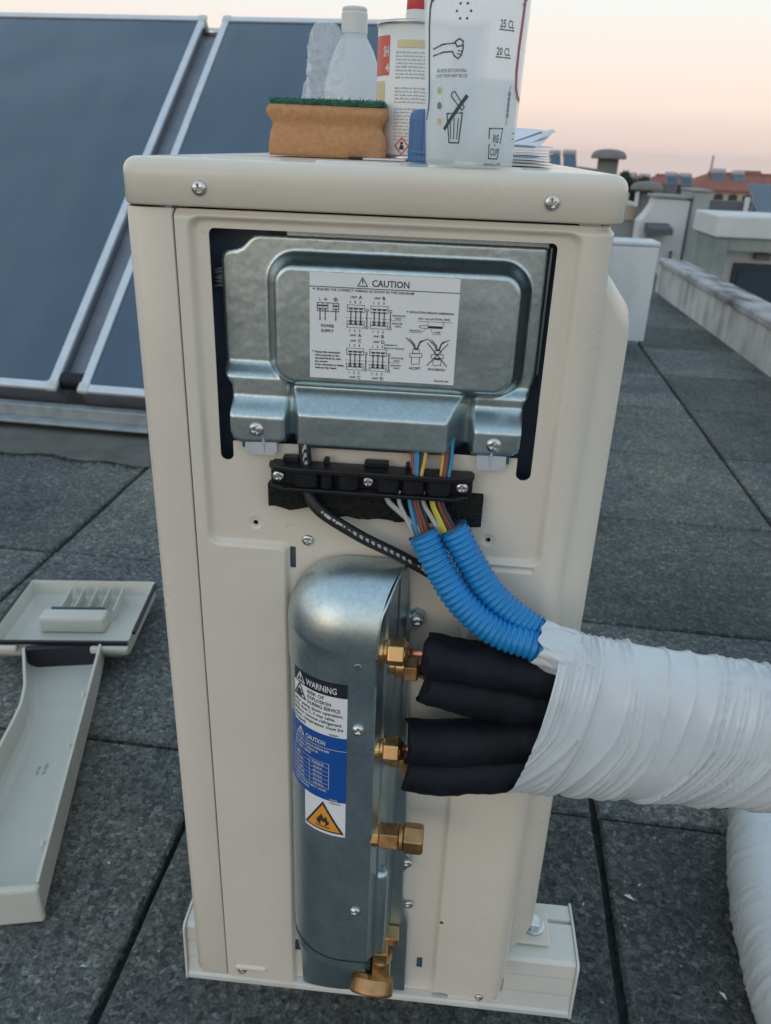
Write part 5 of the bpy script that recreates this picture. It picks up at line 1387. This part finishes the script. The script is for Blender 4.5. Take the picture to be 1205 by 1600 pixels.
# handle recess (raised box inside) with ribs to the back wall
hb_ = cvg(G().box(-.068, .058, -.026, .012, TD + .0005, -.006), 'handle_box', tray=True, bevel=.005, seg=2)
cvg(G().box(-.055, .050, .0125, .016, -.016, -.0045), 'handle_slot', 'dark', tray=True)
for k in range(5):
    x = -.042 + k * .0265
    cvg(G().prism([(.0165, -.012), (.0165, TD + .002), (.088, TD + .006), (.096, -.006)], 'x', x, x + .002), 'rib', tray=True)
# gasket strips
cvg(G().box(TW - .0005, TW + .006, TB0 + .03, TB1 - .012, -.004, .0015), 'gasket', 'black', tray=True)
cvg(G().box(-TW - .005, -TW + .0005, TB0 + .05, TB1 - .012, -.004, .0015), 'gasket', 'black', tray=True)
cvg(G().box(-TW, TW - .0, TB0 - .006, TB0 + .0005, -.004, .0018), 'gasket', 'black', tray=True)
cvg(G().box(-TW - .012, -.070, TB0 - .018, TB0 - .0065, -.016, -.003), 'flange', tray=True, bevel=.004)
cvg(G().box(.062, TW + .004, TB0 - .018, TB0 - .0065, -.016, -.003), 'flange', tray=True, bevel=.004)
# channel
CH0, CH1 = -.128, -.655
def chan(t, z, inner, half):
    """half width of the channel along t in 0..1 (flares near the tray)"""
    return half
rings = []; nst = 40
for i in range(nst + 1):
    t = i / nst; b = CH0 + (CH1 - CH0) * t
    xl = float(np.interp(b, [-.66, -.38, -.335, -.29, -.24, -.19, -.128], [-.046, -.036, -.033, -.032, -.039, -.053, -.070])); xr_ = .069 + .017 * t; dpt = -.060 + .012 * math.exp(-t * 14)
    th_ = .0045; r_ = .016
    pts = [(xl, 0), (xl - .002, dpt + r_), (xl + r_ * .4, dpt + r_ * .35), (xl + r_ * 1.2, dpt), (xr_ - r_ * 1.2, dpt), (xr_ - r_ * .4, dpt + r_ * .35), (xr_ + .002, dpt + r_), (xr_, 0),
           (xr_ - th_, 0), (xr_ - th_, dpt + r_), (xr_ - r_ * .7, dpt + th_ + r_ * .25), (xr_ - r_ * 1.3, dpt + th_), (xl + r_ * 1.3, dpt + th_), (xl + r_ * .7, dpt + th_ + r_ * .25), (xl + th_, dpt + r_), (xl + th_, 0)]
    rings.append([(x, b, z) for x, z in pts])
gg = G(); gg.rings(rings)
ch_ = cvg(gg, 'channel', smooth=False)
cvg(G().box(-.0485, .0885, CH1 - .0125, CH1 - .0005, -.058, .001), 'end_wall', bevel=.004)
cvg(G().box(-.066, .064, CH0 - .001, CH0 + .012, -.046, -.004), 'throat', 'corrugated')
for t in (.28, .52, .88):
    b = CH0 + (CH1 - CH0) * t; x = .062 + .017 * t
    cvg(G().lathe([(.0045, -.020), (.0040, -.001), (.0025, .0035)], (x - .001, b, 0), n=12), 'clip_post')
K = Ink(); K.blurred(0, 0, .008, .026, random.Random(3)); K.blurred(0, -.010, .008, .022, random.Random(4))
K.out('moulded_mark', lambda x, y: cvm((.022 + y, -.40 + x * .9, -.0550)), 'wire_grey', cv)

# ================================================================== THINGS ON THE LID
LZ = .9040
# --- sponge
sp_t = thing('sponge', 'orange cleaning sponge with green scouring pad on the lid', 'sponge', (-.054, .195, LZ))
y0, y1, xa, xb = .160, .222, -.1025, -.0055
hs = np.linspace(0, .0385, 15); rings = []
for h in hs:
    q = h / .0385; ins = .0032 * math.exp(-((q - .62) / .13) ** 2) - .0016 * math.exp(-((q - .86) / .12) ** 2) - .0006 * math.exp(-((q - .2) / .2) ** 2) + (.0010 if q > .99 else 0) + (.0006 if q < .01 else 0)
    ring = []
    for p in rrect(xa + ins, xb - ins, y0 + ins, y1 - ins, .005, LZ + .0006 + h, 6):
        ring.append((p[0] + .0006 * math.sin(p[1] * 300 + h * 200), p[1] + .0006 * math.sin(p[0] * 170 + h * 90), p[2] + .0004 * math.sin(p[0] * 110)))
    # densify the long sides
    rings.append(ring)
G().rings(rings).out('foam', 'sponge', sp_t, smooth=True)
zt = LZ + .0006 + .0385
G().rings([rrect(xa + .002, xb - .002, y0 + .002, y1 - .002, .005, zt + .0002, 6), rrect(xa + .001, xb - .001, y0 + .001, y1 - .001, .005, zt + .0030, 6), rrect(xa + .004, xb - .004, y0 + .004, y1 - .004, .005, zt + .0050, 6)]).out('scouring_pad', 'scour', sp_t)
v = []; f = []; rf = random.Random(6)
for i in range(2000):
    x = rf.uniform(xa + .001, xb - .001); y = rf.choice([rf.uniform(y0, y1), y0 + abs(rf.gauss(0, .004))]); z = zt + (.0040 if y > y0 + .004 else rf.uniform(.0005, .0045)) + rf.uniform(-.0008, .0004) + .0018 * (rf.random() ** 8)
    d = Vector((rf.gauss(0, 1), rf.gauss(0, 1), rf.gauss(0, .6))).normalized() * rf.uniform(.0008, .0020); w_ = Vector((rf.gauss(0, 1), rf.gauss(0, 1), rf.gauss(0, 1))).normalized() * .0003
    k = len(v); p = Vector((x, y, z)); v += [p - d - w_, p + d - w_, p + d + w_, p - d + w_]; f.append((k, k + 1, k + 2, k + 3))
stuff(obj('scouring_fibres', v, f, 'scour', sp_t))

# --- white bottle and crumpled bag
bt = thing('bottle', 'milky white plastic bottle with grey cap behind the sponge', 'bottle', (-.0545, .34, LZ))
prof = [(.026, 0), (.0290, .003), (.0300, .010), (.0300, .052), (.0285, .066), (.0245, .082), (.0190, .096), (.0145, .1035), (.0125, .107), (.0122, .112)]
G().lathe([(r_, LZ + z) for r_, z in prof], (-.0545, .34, 0), n=40).out('body', 'bottle', bt, smooth=True)
G().lathe([(.0128, .110), (.0128, .1265), (.0118, .1285), (.0122, .1295), (.0122, .1308), (.0110, .1322), (.004, .1324)], (-.0545, .34, LZ), n=36).out('cap', 'bottle_cap', bt, smooth=False, bevel=None)
nb, mb = 60, 46; v = []
for i in range(nb):
    h = i / (nb - 1)
    for j in range(mb):
        a = 2 * math.pi * j / mb
        nz = fnoise(np.array(a * 2.2 + 3), np.array(h * 6 + 1), 3) - .5; nz2 = abs(float(fnoise(np.array(a * 5 + 9), np.array(h * 12), 2)) - .5)
        rad = (.041 * (1 - h) ** .55 + .0055) * (1 + .42 * float(nz) - .45 * nz2)
        cxx = -.0640 - .0190 * h ** 1.3
        v.append((cxx + rad * math.cos(a), .336 + rad * .95 * math.sin(a), LZ + .0015 + .118 * h + .006 * float(nz) * (1 - h)))
f = [(i * mb + j, i * mb + (j + 1) % mb, (i + 1) * mb + (j + 1) % mb, (i + 1) * mb + j) for i in range(nb - 1) for j in range(mb)]
bgo = obj('plastic_bag', v, f, 'bag', None, smooth=False); tag(bgo, 'crumpled clear plastic film leaning on the white bottle', 'plastic bag')

# --- solvent can
cn = thing('solvent_can', 'white metal solvent can with red cap between sponge and cup', 'can', (.0138, .205, LZ))
CXC, CYC, CRR, CHH = .0138, .205, .0312, .1005
G().lathe([(CRR - .0004, .0045), (CRR, .006), (CRR, CHH - .0005)], (CXC, CYC, LZ), n=48).out('body', 'can', cn, smooth=True)
G().lathe([(CRR - .001, .0002), (CRR + .0010, .001), (CRR + .0010, .0036), (CRR - .0003, .0044)], (CXC, CYC, LZ), n=48).out('bottom_rim', 'tin', cn, smooth=True)
G().lathe([(CRR - .0003, CHH - .0004), (CRR + .0011, CHH), (CRR + .0011, CHH + .0028), (CRR - .0012, CHH + .0030), (CRR - .0014, CHH + .0008), (.012, CHH + .0012)], (CXC, CYC, LZ), n=48).out('top_rim', 'tin', cn, smooth=True)
G().lathe([(.0135, CHH + .001), (.0120, CHH + .003), (.0090, CHH + .004), (.0085, CHH + .0125), (.0074, CHH + .0125)], (CXC, CYC, LZ), n=32).out('spout', 'clear_neck', cn, smooth=True)
G().lathe([(.0080, CHH + .0120), (.0084, CHH + .0130), (.0080, CHH + .030), (.0068, CHH + .033)], (CXC, CYC, LZ), n=32).out('cap', 'red_cap', cn, smooth=True)
def canm(x, y, off=.0002):
    """x: arc length from the point facing the camera, y: height"""
    a = x / CRR + .08
    return (CXC + (CRR + off) * math.sin(a), CYC - (CRR + off) * math.cos(a), LZ + y)
K = Ink(); K.rect(-.047, .064, -.0228, .0925, 12); K.out('red_panel', lambda x, y: canm(x, y), 'can_red', cn)
K = Ink(); K.rect(-.0155, .0835, .030, .0890, 14); K.out('tan_band', lambda x, y: canm(x, y), 'can_tan', cn)
K = Ink(); K.rect(-.047, .018, -.0275, .0600, 8); K.out('tan_panel', lambda x, y: canm(x, y), 'can_tan', cn)
K = Ink(); K.text('SH', -.0300, .0775, .0105, bold=.03, w=.0062); K.text('4', -.0270, .0665, .0085, bold=.03); K.out('lettering', lambda x, y: canm(x, y, .0004), 'print_white', cn)
K = Ink(); rl = random.Random(9)
for i in range(26):
    y = .0795 - i * .00255
    if i in (8, 9, 15): continue
    K.blurred(-.0165, y, .0019, .034 + rl.uniform(-.006, .001), rl)
K.out('small_print', lambda x, y: canm(x, y), 'can_grey', cn)
K = Ink(); cxh, cyh = -.0085, .0115; K.line([(cxh - .0058, cyh), (cxh, cyh - .0062), (cxh + .0058, cyh), (cxh, cyh + .0062)], .0009, True); K.out('hazard_border', lambda x, y: canm(x, y, .0004), 'can_red', cn)
K = Ink(); K.disc(cxh, cyh + .0022, .0012); K.poly([(cxh - .0022, cyh - .0026), (cxh + .0022, cyh - .0026), (cxh + .0012, cyh + .0008), (cxh - .0012, cyh + .0008)]); K.out('hazard_figure', lambda x, y: canm(x, y, .0004), 'print_black', cn)

# --- blue ribbed cap
bc = thing('screw_cap', 'blue ribbed screw cap standing between can and cup', 'cap', (.0340, .112, LZ))
n = 72; rings = []
for z, s in ((.0005, .97), (.002, 1.), (.030, .98), (.034, .95), (.0365, .88), (.0372, .6)):
    rings.append([(.0355 + (.0178 * s * (1 + (.022 if (j % 4) < 2 and z < .035 else -.012))) * math.cos(2 * math.pi * j / n), .112 + (.0178 * s * (1 + (.022 if (j % 4) < 2 and z < .035 else -.012))) * math.sin(2 * math.pi * j / n), LZ + z) for j in range(n)])
G().rings(rings).out('shell', 'blue_cap', bc)
G().lathe([(.0183, .0060), (.0187, .0065), (.0187, .0085), (.0183, .009)], (.0355, .112, LZ), n=48, cap0=False, cap1=False).out('ring', 'blue_cap', bc, smooth=True)

# --- measuring cup
cp = thing('measuring_cup', 'frosted reusable plastic cup printed with 20 CL and 25 CL marks, part filled with water', 'cup', (.0640, .030, LZ))
UX, UY, UR0, UR1, UH = .0640, .0310, .0290, .0360, .150
TLT = Vector((-.020, 0, 1)).normalized()
def upt(a, z, off=0.):
    """a: angle from the camera-facing side, z height"""
    r_ = UR0 + (UR1 - UR0) * z / UH + off
    return (UX + TLT.x * z + r_ * math.sin(a), UY - r_ * math.cos(a), LZ + z)
n = 56
def uring(z, off): return [upt(2 * math.pi * j / n, z, off) for j in range(n)]
gg = G(); gg.rings([uring(.0004, -.0035), uring(.0004, -.001), uring(.002, 0)] + [uring(z, 0) for z in (.03, .06, .09, .12, UH - .004)] + [uring(UH - .002, .0010), uring(UH, .0008), uring(UH, -.0008)] + [uring(z, -.0012) for z in (.12, .09, .06, .03, .004)])
gg.out('wall', 'cup', cp, smooth=True)
WZ = .0515
G().rings([uring(.0048, -.0016), uring(.02, -.0016), uring(.04, -.0016), uring(WZ - .0008, -.0016), uring(WZ, -.0022)]).out('water', 'water', cp, smooth=True)
def cupm(px_, y):
    """px_: arc length from the camera side"""
    return upt(px_ / .0305, y, .00025)
K = Ink()
K.text('25 CL', .0135, .0785, .0058, w=.0098); K.line([(.0135, .0774), (.0235, .0774)], .0006)
K.text('20 CL', .0125, .0640, .0058, w=.0098); K.line([(.0125, .0629), (.0228, .0629)], .0006)
for a in range(6): K.disc(-.0075 + .0040 * math.cos(a * math.pi / 3), .0860 + .0044 * math.sin(a * math.pi / 3), .00075, 8)
for a in range(6): K.disc(.0305 + .0028 * math.cos(a * math.pi / 3), .0945 + .0030 * math.sin(a * math.pi / 3), .0006, 6)
K.line([(-.0170, .1060), (-.0170, .0955)], .0008)
# arm and hand
K.line([(-.0285, .0668), (-.0205, .0690), (-.0120, .0695)], .0007); K.line([(-.0285, .0632), (-.0200, .0648), (-.0135, .0650)], .0007)
K.line([(-.0120, .0702), (-.0095, .0718), (-.0072, .0704), (-.0075, .0682), (-.0108, .0676)], .0007, True)
K.line([(-.0135, .0650), (-.0126, .0630), (-.0100, .0612), (-.0080, .0632), (-.0072, .0660), (-.0070, .0682)], .0007); K.line([(-.0100, .0655), (-.0076, .0650)], .0005); K.line([(-.0106, .0638), (-.0082, .0636)], .0005)
K.text('NÃO DEITES ESTE COPO FORA', -.0250, .0540, .0026, w=.0205); K.text('DO NOT THROW AWAY THIS CUP', -.0255, .0512, .0026, w=.0215)
# bin
bx_, by_ = -.0112, .0145
K.line([(bx_ - .0052, by_ + .0165), (bx_ + .0052, by_ + .0172), (bx_ + .0034, by_), (bx_ - .0032, by_)], .0007, True)
for k in (-.5, 0, .5): K.line([(bx_ + .0055 * k, by_ + .0140), (bx_ + .0042 * k, by_ + .0022)], .00055)
K.line([(bx_ - .0068, by_ + .0080), (bx_ + .0075, by_ + .0265)], .0018)
K.line([(bx_ - .0020, by_ + .0282), (bx_ - .0002, by_ + .0290), (bx_ + .0062, by_ + .0205), (bx_ + .0048, by_ + .0186), (bx_ - .0025, by_ + .0265)], .0006, True)
# RE-CUP mark
rx_, ry_ = .0170, .0060
K.line([(rx_ - .0050, ry_ + .0175), (rx_ + .0052, ry_ + .0178)], .0006); K.line([(rx_ + .0052, ry_ + .0178), (rx_ + .0040, ry_ + .0090)], .0006); K.line([(rx_ + .0036, ry_ + .0062), (rx_ + .0028, ry_)], .0006)
K.line([(rx_ + .0026, ry_), (rx_ - .0040, ry_)], .0006); K.line([(rx_ - .0040, ry_), (rx_ - .0044, ry_ + .0085)], .0006); K.line([(rx_ - .0048, ry_ + .0115), (rx_ - .0050, ry_ + .0175)], .0006)
K.text('RE', rx_ - .0020, ry_ + .0096, .0062, w=.0044); K.text('CUP', rx_ - .0032, ry_ + .0020, .0058, w=.0058); K.disc(rx_ - .0002, ry_ + .0080, .0005)
K.text('WWW.RE-CUP.PT', .0095, .0018, .0024, w=.0140)
for y in (.0215, .0180): K.line([(.0335, y), (.0375, y)], .0005)
# ear of barley
for k in range(5):
    y = .0300 + k * .0030; K.line([(.0252, y), (.0240, y + .0014), (.0252, y + .0030)], .0004); K.line([(.0252, y), (.0264, y + .0014), (.0252, y + .0030)], .0004)
K.line([(.0250, .0260), (.0252, .0480)], .0004)
K.out('lettering', cupm, 'cup_ink', cp)
K = Ink(); K.line([(.0318, .150), (.0312, .090), (.0300, .068), (.0300, .056), (.0316, .047), (.0350, .0425), (.0400, .0408)], .0024); K.out('red_line', cupm, 'cup_red', cp)
K = Ink(); K.line([(-.0300, .0930), (-.0318, .0890), (-.0330, .0800), (-.0335, .040), (-.0350, .034), (-.0390, .028)], .0018); K.line([(-.0300, .0930), (-.0275, .0945)], .0010); K.line([(-.0302, .0925), (-.0280, .0925)], .0010); K.out('dark_line', cupm, 'cup_teal', cp)
for y, m_ in ((.0440, 'cup_green'), (.0355, 'cup_grey'), (.0265, 'cup_yellow')):
    K = Ink(); K.disc(-.0225, y, .0021, 16); K.out('dot', cupm, m_, cp)

# --- folded papers
pp = thing('folded_papers', 'bundle of folded paper sheets lying on the lid beside the cup', 'papers', (.115, .15, LZ))
rq = random.Random(14)
def folded(z0, h, x0, x1, y0, y1, rot, lift, bow, m_='paper'):
    """folded sheet: two leaves joined at a rounded fold on the right, bowed"""
    n = 16; up_, lo_ = [], []
    for i in range(n + 1):
        a = i / n; x = x0 + (x1 - x0) * a; zc = z0 + lift * a ** 1.5 + bow * math.sin(a * math.pi)
        hh = h * (1 - .75 * max(0, a - .8) / .2) * .5; up_.append((x, zc + hh)); lo_.append((x, zc - hh))
    prof = lo_ + up_[::-1]
    cxp, cyp = (x0 + x1) / 2, (y0 + y1) / 2; c_, s_ = math.cos(rot), math.sin(rot)
    def X(x, y, z): return (cxp + (x - cxp) * c_ - (y - cyp) * s_, cyp + (x - cxp) * s_ + (y - cyp) * c_, LZ + z)
    gg = G(); gg.rings([[X(x, y, z) for x, z in prof] for y in (y0, (y0 + y1) / 2, y1)])
    return gg.out('folded_sheet', m_, pp)
zc = .0010
for k in range(7):
    h = rq.uniform(.0013, .0021)
    folded(zc + h / 2, h, .070, .1285 + rq.uniform(-.005, .002), .122 + rq.uniform(-.003, .004), .20, rq.uniform(-.06, .08), .0006 * k * .4, rq.uniform(-.0003, .0006)); zc += h + .0003
# raised sheets whose faces lean towards the viewer
def leaf(pts, m_, nm='loose_sheet'):
    p = [Vector(q) for q in pts]; nn = (p[1] - p[0]).cross(p[3] - p[0]).normalized() * .0003
    v = []; nx_ = 8
    for i in range(nx_ + 1):
        a = i / nx_
        for e, (s0, s1) in enumerate(((p[0], p[1]), (p[3], p[2]))):
            q = s0.lerp(s1, a) + nn * 6 * math.sin(a * math.pi); v += [q + nn, q - nn]
    f = []
    for i in range(nx_):
        k = 4 * i; f += [(k, k + 4, k + 6, k + 2), (k + 1, k + 3, k + 7, k + 5), (k, k + 1, k + 5, k + 4), (k + 2, k + 6, k + 7, k + 3)]
    f += [(0, 2, 3, 1), (4 * nx_, 4 * nx_ + 1, 4 * nx_ + 3, 4 * nx_ + 2)]
    return obj(nm, v, f, m_, pp)
z_ = LZ
leaf([(.080, .124, z_ + .0120), (.1180, .126, z_ + .0150), (.1330, .180, z_ + .0265), (.080, .178, z_ + .0265)], 'paper')
leaf([(.080, .121, z_ + .0118), (.1130, .123, z_ + .0142), (.1180, .126, z_ + .0146), (.080, .126, z_ + .0124)], 'paper_print')
leaf([(.085, .1225, z_ + .0125), (.1060, .1245, z_ + .0150), (.1325, .160, z_ + .0262), (.1270, .160, z_ + .0262)], 'paper')
leaf([(.088, .1215, z_ + .0128), (.0960, .1225, z_ + .0142), (.1220, .150, z_ + .0240), (.1190, .150, z_ + .0240)], 'paper_print')
leaf([(.080, .1195, z_ + .0060), (.1150, .1195, z_ + .0066), (.1170, .1200, z_ + .0075), (.080, .1200, z_ + .0069)], 'paper_print')
# thin card and scrap under the can
o = G().box(-.022, .012, .150, .176, LZ + .0003, LZ + .0016).out('card', 'paper'); tag(o, 'small white card lying on the lid in front of the can', 'card')
o = G().box(-.034, -.020, .151, .158, LZ + .0003, LZ + .0020).out('clip', 'black'); tag(o, 'tiny black scrap lying on the lid at the sponge corner', 'scrap')

# ================================================================== evening haze
hz = G().box(-1500, 1500, -1500, 1500, -42, 3.2).out('haze', 'paper'); stuff(hz); tag(hz, 'thin evening haze over the roofs', 'haze')
hm = bpy.data.materials.new('evening_haze'); hm.use_nodes = True; n = hm.node_tree; n.nodes.clear()
ho = n.nodes.new('ShaderNodeOutputMaterial'); hv = n.nodes.new('ShaderNodeVolumePrincipled')
hv.inputs['Color'].default_value = (.99, .94, .94, 1); hv.inputs['Density'].default_value = .00016; hv.inputs['Anisotropy'].default_value = 0.0
n.links.new(hv.outputs[0], ho.inputs['Volume'])
hz.data.materials.clear(); hz.data.materials.append(hm)
